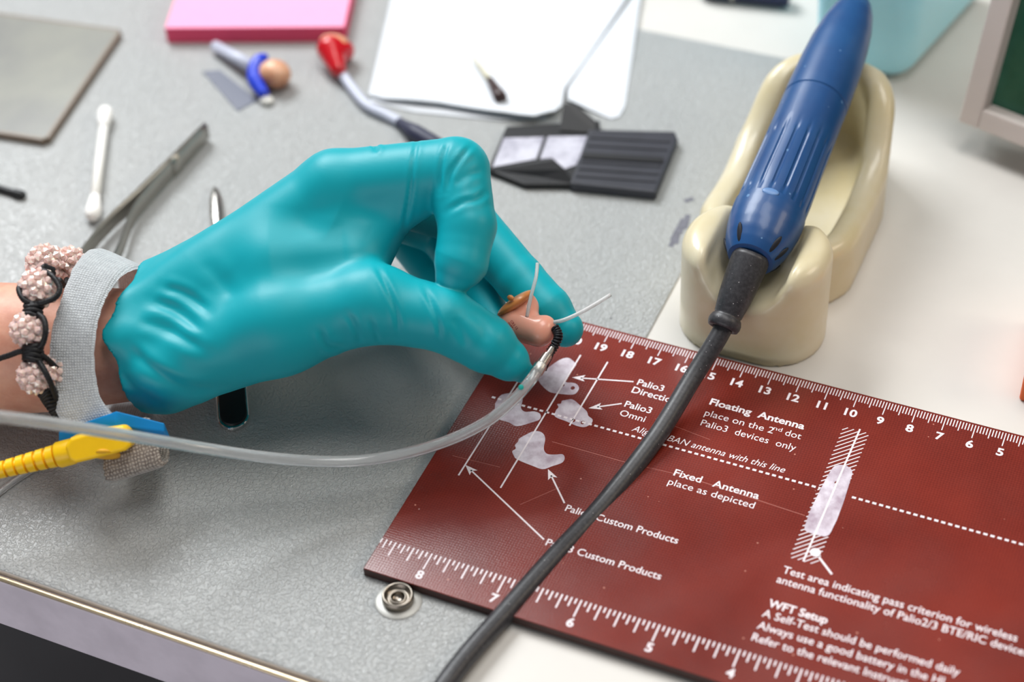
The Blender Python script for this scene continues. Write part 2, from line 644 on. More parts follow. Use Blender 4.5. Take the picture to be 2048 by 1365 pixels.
def aabox(x0, x1, y0, y1, z0, z1):
    return box(((x0 + x1) / 2, (y0 + y1) / 2, (z0 + z1) / 2), ((x1 - x0) / 2, 0, 0), (0, (y1 - y0) / 2, 0), (0, 0, (z1 - z0) / 2))


def prism(top, down):
    """polygon (world points) pulled along the vector down"""
    top = [V3(p) for p in top]
    d = V3(down)
    n = len(top)
    nrm = sum(np.cross(top[i] - top[0], top[(i + 1) % n] - top[0]) for i in range(n))
    if nrm @ d > 0:
        top = top[::-1]
    v = top + [p + d for p in top]
    f = [list(range(n)), list(range(2 * n - 1, n - 1, -1))]
    for i in range(n):
        j = (i + 1) % n
        f.append([i, i + n, j + n, j])
    return v, f


def ball(c, r, seg=24, rings=14, axes=None):
    c = V3(c)
    r = np.broadcast_to(np.asarray(r, float), (3,))
    A = np.eye(3) if axes is None else np.array([unit(a) for a in axes])
    v = [c + A[2] * r[2]]
    for i in range(1, rings):
        th = np.pi * i / rings
        for j in range(seg):
            ph = 2 * np.pi * j / seg
            v.append(c + A[0] * r[0] * np.sin(th) * np.cos(ph) + A[1] * r[1] * np.sin(th) * np.sin(ph) + A[2] * r[2] * np.cos(th))
    v.append(c - A[2] * r[2])
    f = [[0, 1 + j, 1 + (j + 1) % seg] for j in range(seg)]
    for i in range(rings - 2):
        for j in range(seg):
            a = 1 + i * seg + j
            b = 1 + i * seg + (j + 1) % seg
            f.append([a, a + seg, b + seg, b])
    e = len(v) - 1
    b0 = 1 + (rings - 2) * seg
    f += [[e, b0 + (j + 1) % seg, b0 + j] for j in range(seg)]
    return v, f


def ribbon(path, width, thick, nw=10, nrm=None, rough=0.0, seed=1):
    """band: path (n,3), width vectors (n,3) full width, thickness; returns verts, faces, uv(m)"""
    path = np.asarray(path, float)
    width = np.asarray(width, float)
    n = len(path)
    t = np.gradient(path, axis=0)
    r = np.random.default_rng(seed)
    N = np.cross(t, width)
    N /= np.linalg.norm(N, axis=1)[:, None]
    s = np.concatenate([[0], np.cumsum(np.linalg.norm(np.diff(path, axis=0), axis=1))])
    prof = []
    m = nw
    for i in range(m + 1):
        x = -1 + 2 * i / m
        prof.append((x * 0.5, 0.5 * math.sqrt(max(0, 1 - abs(x) ** 8))))
    prof = prof + [(x, -h) for x, h in prof[::-1]]
    K = len(prof)
    v, uv = [], []
    for i in range(n):
        ed = 1 + rough * (r.random() - 0.5)
        ed2 = 1 + rough * (r.random() - 0.5)
        for (x, h) in prof:
            k = ed if x > 0 else ed2
            v.append(path[i] + width[i] * x * k + N[i] * h * thick)
            uv.append((s[i] * CM, x * np.linalg.norm(width[i]) * CM))
    f = []
    for i in range(n - 1):
        for j in range(K):
            k = (j + 1) % K
            f.append([i * K + j, (i + 1) * K + j, (i + 1) * K + k, i * K + k])
    f.append(list(range(K)))
    f.append([(n - 1) * K + j for j in range(K)][::-1])
    return v, f, uv


# ------------------------------------------------------------------ signed distance surfaces


def cone(p, a, b, ra, rb):
    """capsule with two radii"""
    a, b = V3(a).astype(np.float32), V3(b).astype(np.float32)
    ab = b - a
    t = np.clip(((p - a) @ ab) / np.float32(ab @ ab), 0, 1)
    d = p - a - t[..., None] * ab
    return np.sqrt((d * d).sum(-1)) - (ra + (rb - ra) * t)


def ell(p, c, r, ax=None):
    d = p - V3(c).astype(np.float32)
    if ax is not None:
        A = np.array([unit(q) for q in ax], dtype=np.float32)
        d = d @ A.T
    r = np.asarray(r, dtype=np.float32)
    k0 = np.sqrt(((d / r) ** 2).sum(-1))
    k1 = np.sqrt(((d / (r * r)) ** 2).sum(-1)) + 1e-9
    return k0 * (k0 - 1) / k1


def smin(a, b, k):
    h = np.clip(0.5 + 0.5 * (b - a) / k, 0, 1)
    return b + (a - b) * h - k * h * (1 - h)


def smax(a, b, k):
    return -smin(-a, -b, k)


def rbox(p, c, hx, hy, zc, hz, rxy, rz):
    x = np.abs(p[..., 0] - c[0]) - (hx - rxy)
    y = np.abs(p[..., 1] - c[1]) - (hy - rxy)
    d2 = np.sqrt(np.maximum(x, 0) ** 2 + np.maximum(y, 0) ** 2) + np.minimum(np.maximum(x, y), 0) - rxy
    dz = np.abs(p[..., 2] - zc) - hz
    a, b = d2 + rz, dz + rz
    return np.minimum(np.maximum(a, b), 0) + np.sqrt(np.maximum(a, 0) ** 2 + np.maximum(b, 0) ** 2) - rz


def surface(fn, lo, hi, h, newton=2):
    """surface-nets mesh of fn = 0"""
    lo, hi = V3(lo), V3(hi)
    n = np.ceil((hi - lo) / h).astype(int) + 1
    xs = [(lo[i] + h * np.arange(n[i])).astype(np.float32) for i in range(3)]
    phi = np.empty(tuple(n), dtype=np.float32)
    st = max(1, int(1.5e6 // (n[1] * n[2])))
    for i in range(0, n[0], st):
        g = np.stack(np.meshgrid(xs[0][i:i + st], xs[1], xs[2], indexing='ij'), -1)
        phi[i:i + st] = fn(g)
    ins = phi < 0
    c = [ins[dx:n[0] - 1 + dx, dy:n[1] - 1 + dy, dz:n[2] - 1 + dz] for dx in (0, 1) for dy in (0, 1) for dz in (0, 1)]
    s = sum(q.astype(np.int8) for q in c)
    cell = (s > 0) & (s < 8)
    idx = -np.ones(cell.shape, dtype=np.int64)
    ci = np.argwhere(cell)
    idx[cell] = np.arange(len(ci))
    acc = np.zeros((len(ci), 3))
    cnt = np.zeros(len(ci))
    corners = [(dx, dy, dz) for dx in (0, 1) for dy in (0, 1) for dz in (0, 1)]
    for a in range(8):
        for b in range(a + 1, 8):
            A, B = np.array(corners[a]), np.array(corners[b])
            if np.abs(A - B).sum() != 1:
                continue
            pa = phi[tuple((ci + A).T)]
            pb = phi[tuple((ci + B).T)]
            m = (pa < 0) != (pb < 0)
            t = np.where(m, pa / np.where(m, pa - pb, 1), 0)
            acc += np.where(m[:, None], A + t[:, None] * (B - A), 0)
            cnt += m
    v = lo + h * (ci + acc / cnt[:, None])
    faces = []
    for ax in range(3):
        o1, o2 = [(1, 2), (2, 0), (0, 1)][ax]
        sl0 = [slice(None)] * 3
        sl1 = [slice(None)] * 3
        sl0[ax] = slice(0, -1)
        sl1[ax] = slice(1, None)
        a, b = ins[tuple(sl0)], ins[tuple(sl1)]
        e = np.argwhere(a != b)
        e = e[(e[:, o1] > 0) & (e[:, o2] > 0) & (e[:, o1] < n[o1] - 1) & (e[:, o2] < n[o2] - 1)]
        d1 = np.zeros(3, int)
        d2 = np.zeros(3, int)
        d1[o1] = 1
        d2[o2] = 1
        q = np.stack([idx[tuple((e - d1 - d2).T)], idx[tuple((e - d2).T)], idx[tuple(e.T)], idx[tuple((e - d1).T)]], 1)
        fl = ~a[tuple(e.T)]
        q[fl] = q[fl][:, ::-1]
        faces.append(q)
    faces = np.vstack(faces)
    eps = h * 0.25

    def grad(v):
        g = np.stack([fn((v + eps * np.eye(3)[i]).astype(np.float32)) - fn((v - eps * np.eye(3)[i]).astype(np.float32)) for i in range(3)], 1) / (2 * eps)
        return g
    for _ in range(newton):
        g = grad(v)
        d = fn(v.astype(np.float32))
        gg = (g * g).sum(1) + 1e-3
        stp = np.clip(d / gg, -h * 0.5, h * 0.5)
        v = v - g * stp[:, None]
    g = grad(v)
    g /= np.linalg.norm(g, axis=1)[:, None] + 1e-9
    return v, faces, g


# ================================================================== THE SETTING
fl = Geo()
fl.add(*aabox(-260, 220, -220, 200, -DESK - 4, -DESK))
tag(fl.build('floor', MT['floor'], smooth=False), kind='structure')

desk = thing('desk', 'white laminate desk with a pale lilac front edge and a thin metal strip', 'desk', (-20, 20, -DESK))
g = Geo()
g.add(*aabox(-110, 70, -16.35, 62, DTOP - 2.6, DTOP))
obj('desktop', g.v, g.f, MT['desk'], desk, smooth=False)
g = Geo()
g.add(*aabox(-110, 70, -16.62, -16.36, DTOP - 2.75, DTOP - 0.2))
bevel(g.build('edge_band', MT['desk_edge'], desk, smooth=False), 0.06, 2)
g = Geo()
g.add(*tube([(-110, -16.55, DTOP - 0.14), (70, -16.55, DTOP - 0.14)], 0.085, 10))
g.build('metal_strip', MT['brass_strip'], desk)
for lx in (-104, 64):
    for ly in (-10, 56):
        g = Geo()
        g.add(*aabox(lx - 2.5, lx + 2.5, ly - 2.5, ly + 2.5, -DESK, DTOP - 2.6))
        bevel(g.build('leg', MT['desk_edge'], desk, smooth=False), 0.4, 2)

# grey textured mat lying on the desk, front edge rolled down a little
matt = thing('bench_mat', 'grey leather-grained bench mat covering the left of the white desk', 'mat', (-60, 2, DTOP))
X0, X1, Y0, Y1 = -105.0, -17.85, -16.3, 19.35
g = Geo()
ny = [(-16.34, -0.425), (-16.33, -0.40), (-16.26, -0.375), (-16.1, -0.358), (-15.8, PADZ), (Y1 - .1, PADZ), (Y1, PADZ - 0.03), (Y1, DTOP)]
xsn = [X0, X1 - .06, X1, X1]
v, f = [], []
for xi, x in enumerate(xsn):
    for (y, z) in ny:
        zz = z if xi < 2 else (z - 0.02 if xi == 2 else DTOP)
        v.append((x, y, max(zz, DTOP)))
m_ = len(ny)
for i in range(3):
    for j in range(m_ - 1):
        f.append([i * m_ + j, (i + 1) * m_ + j, (i + 1) * m_ + j + 1, i * m_ + j + 1])
g.add(v, f)
g.build('mat_sheet', MT['mat'], matt, smooth=True, sharp=40)
# smeared ink writing near the right edge of the mat
g = Geo()


def strokes(g, pls, w, z, conv=None):
    for pl in pls:
        pts = [at(x, y, z) for x, y in pl]
        for a, b in zip(pts[:-1], pts[1:]):
            a = a + (0, 0, 0.0008 * (len(g.f) + 1))
            b = np.array([b[0], b[1], a[2]])
            d = unit(b - a)
            nn = np.array([-d[1], d[0], 0]) * w / 2
            e = d * w * 0.3
            g.add([a - nn - e, b - nn + e, b + nn + e, a + nn - e], [[0, 1, 2, 3]])


strokes(g, [[(1342, 492), (1352, 470), (1346, 478), (1358, 455), (1352, 486)], [(1356, 462), (1366, 440), (1360, 466)], [(1366, 452), (1376, 432), (1370, 455), (1362, 458)],
            [(1372, 402), (1384, 398)]], 0.2, PADZ + 0.004)
g.build('smeared_writing', MT['pencil_grey'], matt, smooth=False)

# ================================================================== TEST BOARD
board = thing('test_board', 'dark red laminate test board with white rulers and printed antenna instructions', 'board', (-10, -6, PADZ))
BX0, BX1, BY0, BY1 = -22.32, 1.2, -12.32, 0.72
g = Geo()
g.add(*aabox(BX0, BX1, BY0, BY1, PADZ, 0.0))
o = obj('plate', g.v, g.f, None, board, smooth=False, mats=[MT['board'], MT['board_edge']], fmat=[1, 0, 1, 1, 1, 1])
bevel(o, 0.03, 2)
ZI = 0.004


def seg(g, a, b, w, z=ZI, taper=1.0):
    a, b = V3(a)[:2], V3(b)[:2]
    d = (b - a) / (np.linalg.norm(b - a) + 1e-9)
    n = np.array([-d[1], d[0]]) * w / 2
    q = [a - n, b - n * taper, b + n * taper, a + n]
    g.add([(p[0], p[1], z) for p in q], [[0, 1, 2, 3]])


def text_geo(body, bold=0.0, shear=0.0):
    cu = bpy.data.curves.new('t', 'FONT')
    cu.body = body
    cu.size = 1.0
    cu.offset = bold
    cu.shear = shear
    cu.resolution_u = 3
    cu.fill_mode = 'FRONT'
    o = bpy.data.objects.new('t', cu)
    COL.objects.link(o)
    dg = bpy.context.evaluated_depsgraph_get()
    dg.update()
    me = bpy.data.meshes.new_from_object(o.evaluated_get(dg))
    v = np.array([list(q.co) for q in me.vertices])
    f = [list(p.vertices) for p in me.polygons]
    bpy.data.objects.remove(o)
    bpy.data.curves.remove(cu)
    bpy.data.meshes.remove(me)
    return v, f


def put_text(g, body, pl, pr=None, size=None, bold=0.0, shear=0.0, asp=1.0, dy=0.0):
    """baseline from photo pixel pl to pr on the board's face"""
    v, f = text_geo(body, bold, shear)
    a = at(*pl)
    if pr is not None:
        b = at(*pr)
        sx = (b[0] - a[0]) / (v[:, 0].max() - v[:, 0].min())
        sy = size if size else sx * asp
    else:
        sx = sy = size
        sx = size / asp
    x = a[0] + (v[:, 0] - v[:, 0].min()) * sx
    y = a[1] + dy + v[:, 1] * sy
    q = Geo()
    q.add(np.stack([x, y, np.full(len(x), ZI)], 1), f)
    q.build('lettering', MT['ink'], board, smooth=False)
    return sx


# centimetre scale along the far edge
g = Geo()
for i in range(0, 206):
    x = -i * 0.1
    if i < 8 and False: continue
    y0 = 0.0 if i % 10 == 0 else (0.17 if i % 5 == 0 else 0.3)
    seg(g, (x, 0.62), (x, y0), 0.034)
for c in range(0, 21):
    v, f = text_geo(str(c), 0.03)
    w = v[:, 0].max() + v[:, 0].min()
    s = 0.47
    g.add(np.stack([-c + (v[:, 0] - w / 2) * s * 1.08, -0.45 + v[:, 1] * s, np.full(len(v), ZI)], 1), f)
g.build('centimetre_scale', MT['ink'], board, smooth=False)
# inch scale along the near edge
g = Geo()
YT = -10.98
for i in range(0, 140):
    x = -i * 2.54 / 16 - 0.219
    L = 0.68 if i % 16 == 0 else (0.56 if i % 4 == 0 else (0.36 if i % 2 == 0 else 0.2))
    if i % 8 == 0 and i % 16: L = 0.58
    seg(g, (x, YT), (x, YT - L), 0.052)
for c in range(0, 9):
    v, f = text_geo(str(c), 0.03)
    w = v[:, 0].max() + v[:, 0].min()
    s = 0.46
    g.add(np.stack([-c * 2.54 - 0.219 + (v[:, 0] - w / 2) * s * 1.05, YT - 1.07 + v[:, 1] * s, np.full(len(v), ZI)], 1), f)
g.build('inch_scale', MT['ink'], board, smooth=False)
# lettering
g = Geo()
BO = 0.026
put_text(g, 'Palio3', (1273, 769.6), (1326, 782), bold=0.012)
put_text(g, 'Directional', (1262, 785), None, 0.43, bold=0.012)
put_text(g, 'Palio3', (1247.6, 813.4), (1301, 827), bold=0.012)
put_text(g, 'Omni', (1237.7, 831), (1288, 845), bold=0.006)
put_text(g, 'Floating  Antenna', (1418, 809), (1607, 860), 0.43, bold=BO)
put_text(g, 'place on the 2', (1408, 831), (1545, 867), 0.42)
put_text(g, 'nd', (1546, 860), (1563, 864.5), 0.26)
put_text(g, 'dot', (1569, 871), (1601, 878), 0.42)
put_text(g, 'Palio3  devices  only', (1400, 851), (1592, 897), 0.42)
put_text(g, 'Align HIBAN antenna with this line', (1258, 870), (1565.6, 953), 0.40, shear=0.28, dy=0.2)
put_text(g, 'Fixed   Antenna', (1346, 951), (1517, 997), 0.42, bold=0.015)
put_text(g, 'place as depicted', (1334.5, 969), (1508, 1015), 0.41)
put_text(g, 'Palio2 Custom Products', (1129, 1022), (1354, 1088.5), 0.40, bold=0.008)
put_text(g, 'Palio3 Custom Products', (1090, 1090.6), (1320, 1160), 0.40, bold=0.008)
s_ = put_text(g, 'Test area indicating pass criterion for wireless', (1564, 1146), (2034.7, 1279), 0.42, bold=0.008)
put_text(g, 'antenna functionality of Palio2/3 BTE/RIC devices', (1552, 1165), None, 0.42, bold=0.008, asp=0.42 / s_)
put_text(g, 'WFT Setup', (1535, 1213), (1655, 1244), 0.42, bold=BO)
s_ = put_text(g, 'A Self-Test should be performed daily', (1523, 1233), (1920.5, 1344), 0.42, bold=0.008)
put_text(g, 'Always use a good battery in the HI', (1513, 1257), None, 0.42, bold=0.008, asp=0.42 / s_)
put_text(g, 'Refer to the relevant Instructions', (1502, 1281), None, 0.42, bold=0.008, asp=0.42 / s_)

# lines, arrows, dashes, hatching
g = Geo()
lw = 0.055


def line(p, q, w=lw):
    seg(g, at(*p), at(*q), w)


def arrow(head, tail):
    h, t = at(*head), at(*tail)
    d = unit(t - h)
    n = np.array([-d[1], d[0], 0])
    seg(g, h + d * 0.3, t, lw)
    q = [h, h + d * 0.46 + n * 0.16, h + d * 0.36, h + d * 0.46 - n * 0.16]
    g.add([(p[0], p[1], ZI) for p in q], [[0, 3, 2, 1]])


line((1161.4, 710.5), (1001, 976.6))
line((1215.4, 724.5), (1139, 852))
line((1043, 752), (917, 951.5))
arrow((1144, 755.5), (1267, 764))
arrow((1177, 817), (1243.5, 807.8))
arrow((1096, 939), (1129, 1007))
arrow((930.5, 930.4), (1088, 1080))
x = -21.6
while x < 0.6:
    if not (-10.05 < x < -9.05):
        seg(g, (x, -3.93), (x + 0.13, -3.93), 0.085)
    x += 0.222
# hatched strip
hx0, hx1, hy0, hy1 = -10.06, -9.18, -7.05, -1.0
b_ = -1.9
while b_ < 7.5:
    # y = hy0 + b + slope*(x-hx0), clipped to the strip
    sl = 1.0
    ya, yb = hy0 + b_, hy0 + b_ + sl * (hx1 - hx0)
    xa, xb = hx0, hx1
    if ya < hy0: xa, ya = hx0 + (hy0 - ya) / sl, hy0
    if yb > hy1: xb, yb = hx1 - (yb - hy1) / sl, hy1
    if xb - xa > 0.1:
        seg(g, (xa, ya), (xb, yb), 0.034)
    b_ += 0.205
cc = at(1540 + 375 * .2417, 830 + 1140 * .2417)
g.add([(cc[0] + 0.17 * math.cos(a), cc[1] + 0.17 * math.sin(a), ZI + 0.001) for a in np.linspace(0, 2 * np.pi, 24, endpoint=False)], [list(range(24))])
line((1540 + 375 * .2417, 830 + 1140 * .2417), (1540 + 512 * .2417, 830 + 1322 * .2417), 0.075)
g.build('diagram_lines', MT['ink'], board, smooth=False)


# pale device pictures, each an outline filled with the halftone ink (holes cut out)
def picture(name, pts, k, ox, oy, holes=(), z=0.0025, smooth=4):
    poly = [at(ox + x * k, oy + y * k)[:2] for x, y in pts]
    bm = bmesh.new()
    outer = spline(np.array(poly + [poly[0]]), smooth)[:-1] if smooth else np.array(poly)
    loops = [outer]
    for hx, hy, hr in holes:
        c = at(ox + hx * k, oy + hy * k)[:2]
        r = hr
        loops.append(np.array([(c[0] + r * math.cos(a), c[1] + r * 1.2 * math.sin(a)) for a in np.linspace(0, 2 * np.pi, 14, endpoint=False)]))
    ed = []
    for L in loops:
        vs = [bm.verts.new((p[0], p[1], z)) for p in L]
        ed += [bm.edges.new((vs[i], vs[(i + 1) % len(vs)])) for i in range(len(vs))]
    bmesh.ops.triangle_fill(bm, edges=ed, use_beauty=True, use_dissolve=False, normal=(0, 0, 1))
    bm.verts.index_update()
    v = [tuple(q.co) for q in bm.verts]
    f = [[q.index for q in p.verts] for p in bm.faces]
    bm.free()
    return obj(name, v, f, MT['photo_ink'], board, smooth=False)


K7 = (0.2345, 900, 680)
picture('device_picture', [(1060, 190), (1010, 155), (940, 170), (850, 230), (755, 300), (760, 360), (840, 440), (920, 460), (1050, 468), (1095, 430), (1095, 395), (1060, 370), (990, 362), (992, 330), (1075, 215)], *K7, holes=[(1047, 412, .075), (965, 388, .05)])
picture('device_picture', [(385, 545), (440, 470), (560, 455), (610, 470), (618, 520), (605, 580), (640, 615), (720, 612), (770, 635), (765, 680), (700, 705), (575, 738), (500, 705), (390, 660)], *K7)
picture('device_picture', [(905, 600), (925, 575), (915, 550), (945, 545), (955, 522), (985, 515), (1045, 510), (1110, 560), (1165, 610), (1180, 650), (1215, 680), (1205, 715), (1150, 745), (1080, 735), (1000, 700), (895, 655)], *K7, holes=[(1050, 690, .07), (1132, 707, .07)])
picture('device_picture', [(555, 1010), (530, 955), (560, 930), (555, 900), (580, 870), (590, 845), (630, 820), (710, 782), (780, 790), (812, 840), (800, 930), (830, 975), (900, 980), (960, 978), (978, 1010), (955, 1050), (870, 1080), (790, 1105), (700, 1075), (600, 1035)], *K7)
picture('device_picture', [(515, 445), (535, 425), (565, 416), (600, 416), (640, 428), (668, 446), (680, 470), (680, 495), (655, 575), (610, 720), (556, 865), (505, 970), (490, 993), (468, 1006), (445, 1009), (380, 995), (310, 972), (290, 958), (286, 930), (330, 800), (375, 705), (425, 605), (480, 500)], 0.2417, 1540, 830, holes=[(548, 565, .06)], z=0.0048, smooth=0)
g = Geo()
a, b = at(1720, 859), at(1606.5, 1123.7)
seg(g, a, b, 0.06, 0.006)
g.build('centre_line', MT['ink'], board, smooth=False)
# long scratches in the laminate
g = Geo()
for a, b, w in [((1104, 884), (1250, 925), .02), ((1250, 925), (1400, 960), .014), ((1400, 963), (1610, 1032), .02), ((905, 912), (1000, 935), .015), ((1040, 1010), (1120, 975), .014), ((1310, 838), (1420, 880), .014)]:
    seg(g, at(*a), at(*b), w, 0.002)
g.build('scratch', mat('scratched_laminate', (176, 104, 92), rough=0.5), board, smooth=False)

# ================================================================== PRESS STUD on the mat
st = at(797, 1203, PADZ)
stud = thing('press_stud', 'round nickel press stud fixed to the mat by the board corner', 'stud', st)
g = Geo()
g.add(*lathe([(0.0, 0.0), (0.72, 0.0), (0.74, 0.02), (0.70, 0.05), (0.5, 0.06), (0.0, 0.06)], st, (0, 0, 1), 48, False))
g.build('washer', mat('dull_nickel', (176, 175, 170), rough=0.45, metal=0.4, rvar=0.1), stud, sharp=50)
g = Geo()
prof = [(0.46, 0.04), (0.50, 0.08), (0.505, 0.24), (0.49, 0.32), (0.45, 0.355), (0.41, 0.335), (0.385, 0.27), (0.34, 0.19), (0.29, 0.17), (0.27, 0.20), (0.245, 0.23), (0.215, 0.215), (0.20, 0.15), (0.195, 0.07), (0.0, 0.065)]
g.add(*lathe(prof, st, (0, 0, 1), 56, False))
g.build('socket_ring', mat('worn_nickel', (140, 132, 122), rough=0.3, metal=1.0, rvar=0.08), stud)

# ================================================================== HANDPIECE STAND
def stand_f(p):
    x, y, z = p[..., 0], p[..., 1], p[..., 2]
    front = rbox(p, (-14.55, 3.15), 2.6, 1.95, 1.2, 2.45, 1.85, 0.65)
    # dish with a rim whose height follows y
    H = 2.15 - 0.35 * np.exp(-((y - 8.6) / 1.8) ** 2) + 2.0 / (1 + np.exp(-(y - 11.6) / 0.55)) - 0.4 * np.clip(y - 13.6, 0, 3)
    xx = np.abs(x + 14.72) - (2.95 - 2.7)
    xx = xx + 0.25 * np.exp(-((y - 4.8) / 1.0) ** 2) + 0.2 * np.clip(y - 10.5, 0, 5)
    yy = np.abs(y - 9.3) - (5.6 - 2.7)
    d2 = np.sqrt(np.maximum(xx, 0) ** 2 + np.maximum(yy, 0) ** 2) + np.minimum(np.maximum(xx, yy), 0) - 2.7
    dz = (z - H) * 0.92
    a, b = d2 + 0.55, dz + 0.55
    dish = np.minimum(np.maximum(a, b), 0) + np.sqrt(np.maximum(a, 0) ** 2 + np.maximum(b, 0) ** 2) - 0.55
    # trough
    inner = smax(d2 + 1.05, -(z - 0.5), 0.6)
    inner = smax(inner, -(y - 4.6), 0.5)
    dish = smax(dish, -inner, 0.45)
    s = smin(front, dish, 0.35)
    ch = cone(p, (-14.5, 0.0, 3.35), (-14.5, 4.2, 3.5), 1.38, 1.3)
    ch = np.minimum(ch, cone(p, (-14.5, 4.2, 3.9), (-14.6, 17, 5.7), 1.35, 1.22))
    up = smax(np.abs(x + 14.52) - 1.3, -(z - 3.2 - 0.12 * (y - 2)), 0.3)
    ch = smin(ch, up, 0.4)
    s = smax(s, -ch, 0.4)
    return np.maximum(s, DTOP - z)


v, f, nrm = surface(stand_f, (-18.4, 0.7, DTOP - 0.3), (-10.8, 15.8, 4.9), 0.13)
v[:, 2] = np.maximum(v[:, 2], DTOP)
tag(obj('handpiece_stand', v, f, MT['cream']), 'glossy cream ceramic stand cradling the blue handpiece, behind the red board', 'stand')

# ================================================================== BLUE HANDPIECE
J = V3((-14.5, 2.15, 3.42))
T = V3((-14.62, 15.6, 5.75))
hp = thing('handpiece', 'blue rotary handpiece with black cable lying in the cream stand', 'tool', (J[0], J[1], 0))
ax = unit(T - J)
L = np.linalg.norm(T - J)
prof = [(0.0, -0.02), (0.66, 0.0), (0.80, 0.05), (0.95, 0.3), (1.10, 0.7), (1.20, 1.15), (1.26, 1.6), (1.275, 1.95), (1.275, 2.2), (1.235, 2.24), (1.24, 3.2), (1.21, 4.6), (1.20, 5.8), (1.19, 7.0), (1.19, 7.55), (1.155, 7.6), (1.155, 7.68), (1.19, 7.73), (1.19, 8.2), (1.16, 9.6), (1.09, 10.8), (0.97, 11.8), (0.79, 12.6), (0.58, 13.15), (0.34, 13.5), (0.0, L)]
pr = np.array(prof)
nn = 144
hh = np.concatenate([np.linspace(pr[i, 1], pr[i + 1, 1], 4, endpoint=False) if pr[i + 1, 1] - pr[i, 1] > .25 else [pr[i, 1]] for i in range(len(pr) - 1)] + [[L]])
rr = np.interp(hh, pr[:, 1], pr[:, 0])
v, f = lathe(list(zip(rr, hh)), J, ax, nn)
# finger grooves cut along the grip
v = np.array(v).reshape(len(hh), nn, 3)
for i, h in enumerate(hh):
    if 2.3 < h < 5.7:
        k = min(1, (h - 2.3) / 0.3, (5.7 - h) / 0.3)
        c = J + ax * h
        for j in range(nn):
            ph = (j % 8) / 8.0
            dep = 0.05 * k * (1.0 if ph in (0.0, 0.125) else 0.0)
            d = v[i, j] - c
            v[i, j] -= d / np.linalg.norm(d) * dep
hbody = obj('body', v.reshape(-1, 3), f, MT['handpiece'], hp, sharp=28)
# dark oval slots around the nose and the lock mark
g = Geo()
u = unit(np.cross(ax, [0, 0, 1]))
w = np.cross(u, ax)
for a in (-62, 18, 80, 150, 215, 270):
    a = math.radians(a + 102)
    rad = u * math.cos(a) + w * math.sin(a)
    tn = np.cross(ax, rad)
    c = J + ax * 0.42 + rad * 0.985
    sl = unit(ax * 0.9 + rad * 0.5)
    g = Geo()
    g.add(*ball(c, (0.1, 0.36, 0.06), 14, 8, axes=(tn, sl, np.cross(tn, sl))))
    g.build('slot', MT['handpiece_dark'], hbody)
g = Geo()
a = math.radians(72 + 15)
rad = u * math.cos(a) + w * math.sin(a)
g.add(*ball(J + ax * 2.12 + rad * 1.25, (0.3, 0.16, 0.05), 18, 8, axes=(np.cross(ax, rad), ax, rad)))
g.build('lock_mark', mat('pale_blue_mark', (92, 128, 176), rough=0.4), hbody)
# rubber boot
B0 = J + ax * 0.05
B1 = P(1447, 652, 60.9)
bx = unit(B1 - B0)
bl = np.linalg.norm(B1 - B0)
prof = [(0.0, -0.15), (0.66, -0.15), (0.66, 0.0), (0.645, 0.5), (0.58, 1.4), (0.49, bl - 0.42), (0.46, bl - 0.36), (0.52, bl - 0.3), (0.57, bl - 0.16), (0.57, bl - 0.02), (0.52, bl + 0.1), (0.44, bl + 0.12), (0.37, bl + 0.06), (0.36, bl - 0.2)]
g = Geo()
g.add(*lathe(prof, B0, bx, 48))
g.build('strain_relief', MT['rubber'], hp)
# cable: over the board and off the near edge of the desk
cp = [B1 - bx * 0.5, B1 + bx * 0.3, P(1385, 757, 60.6), P(1310, 878, 59.6), P(1205, 1012, 58.2), P(1105, 1120, 56.6), P(1012, 1225, 55.1), P(935, 1312, 53.9), P(870, 1400, 52.9), P(800, 1520, 52.5)]
g = Geo()
g.add(*tube(spline(cp, 12), 0.325, 20))
g.build('cable', MT['rubber'], hp)

# ================================================================== ARM, GLOVE
CMP = 1.0
arm_c = [P(-420, 705, 61.6), P(-120, 700, 61.0), P(120, 696, 60.6), P(285, 690, 60.3)]
palm = [
    (P(285, 690, 60.3), P(480, 590, 60.4), 2.0, 2.2),
    (P(480, 590, 60.4), P(655, 400, 60.2), 2.15, 1.35),
    (P(310, 640, 60), P(668, 376, 59.4), 1.45, 1.12),
    (P(310, 640, 61.2), P(705, 372, 61.2), 1.4, 1.05),
    (P(310, 650, 62), P(690, 395, 62.8), 1.3, 1.0),
    (P(310, 680, 62.2), P(660, 430, 64.0), 1.3, 0.95),
    (P(335, 732, 59.2), P(560, 650, 58.5), 1.45, 1.55),
    (P(560, 650, 58.5), P(752, 604, 58.0), 1.55, 1.18),
    (P(560, 540, 59.3), P(700, 520, 59.2), 1.7, 1.3),
    (P(690, 450, 59.5), P(752, 478, 59.3), 1.3, 0.75),
    (P(745, 450, 59.3), P(828, 400, 58.9), 0.85, 0.72),
]
fingers = {
    'index': [(P(676, 372, 59.4), 1.18), (P(912, 342, 58.6), 1.09), (P(935, 452, 58.0), 0.93), (P(922, 525, 57.8), 0.86), (P(908, 556, 57.8), 0.60)],
    'middle': [(P(712, 365, 61.2), 1.08), (P(935, 440, 62.2), 0.92), (P(1040, 560, 61.2), 0.84), (P(1095, 622, 60.6), 0.84), (P(1130, 658, 60.4), 0.62)],
    'ring': [(P(700, 392, 62.8), 1.0), (P(880, 462, 63.6), 0.86), (P(955, 570, 62.6), 0.76), (P(985, 640, 61.8), 0.62)],
    'little': [(P(668, 430, 64.0), 0.92), (P(806, 458, 65.3), 0.86), (P(876, 552, 64.3), 0.78), (P(925, 606, 63.5), 0.60)],
    'thumb': [(P(740, 608, 58.0), 1.2), (P(885, 638, 57.8), 1.06), (P(975, 690, 58.0), 0.93), (P(1018, 722, 58.2), 0.66), (P(1044, 743, 58.35), 0.38)],
}
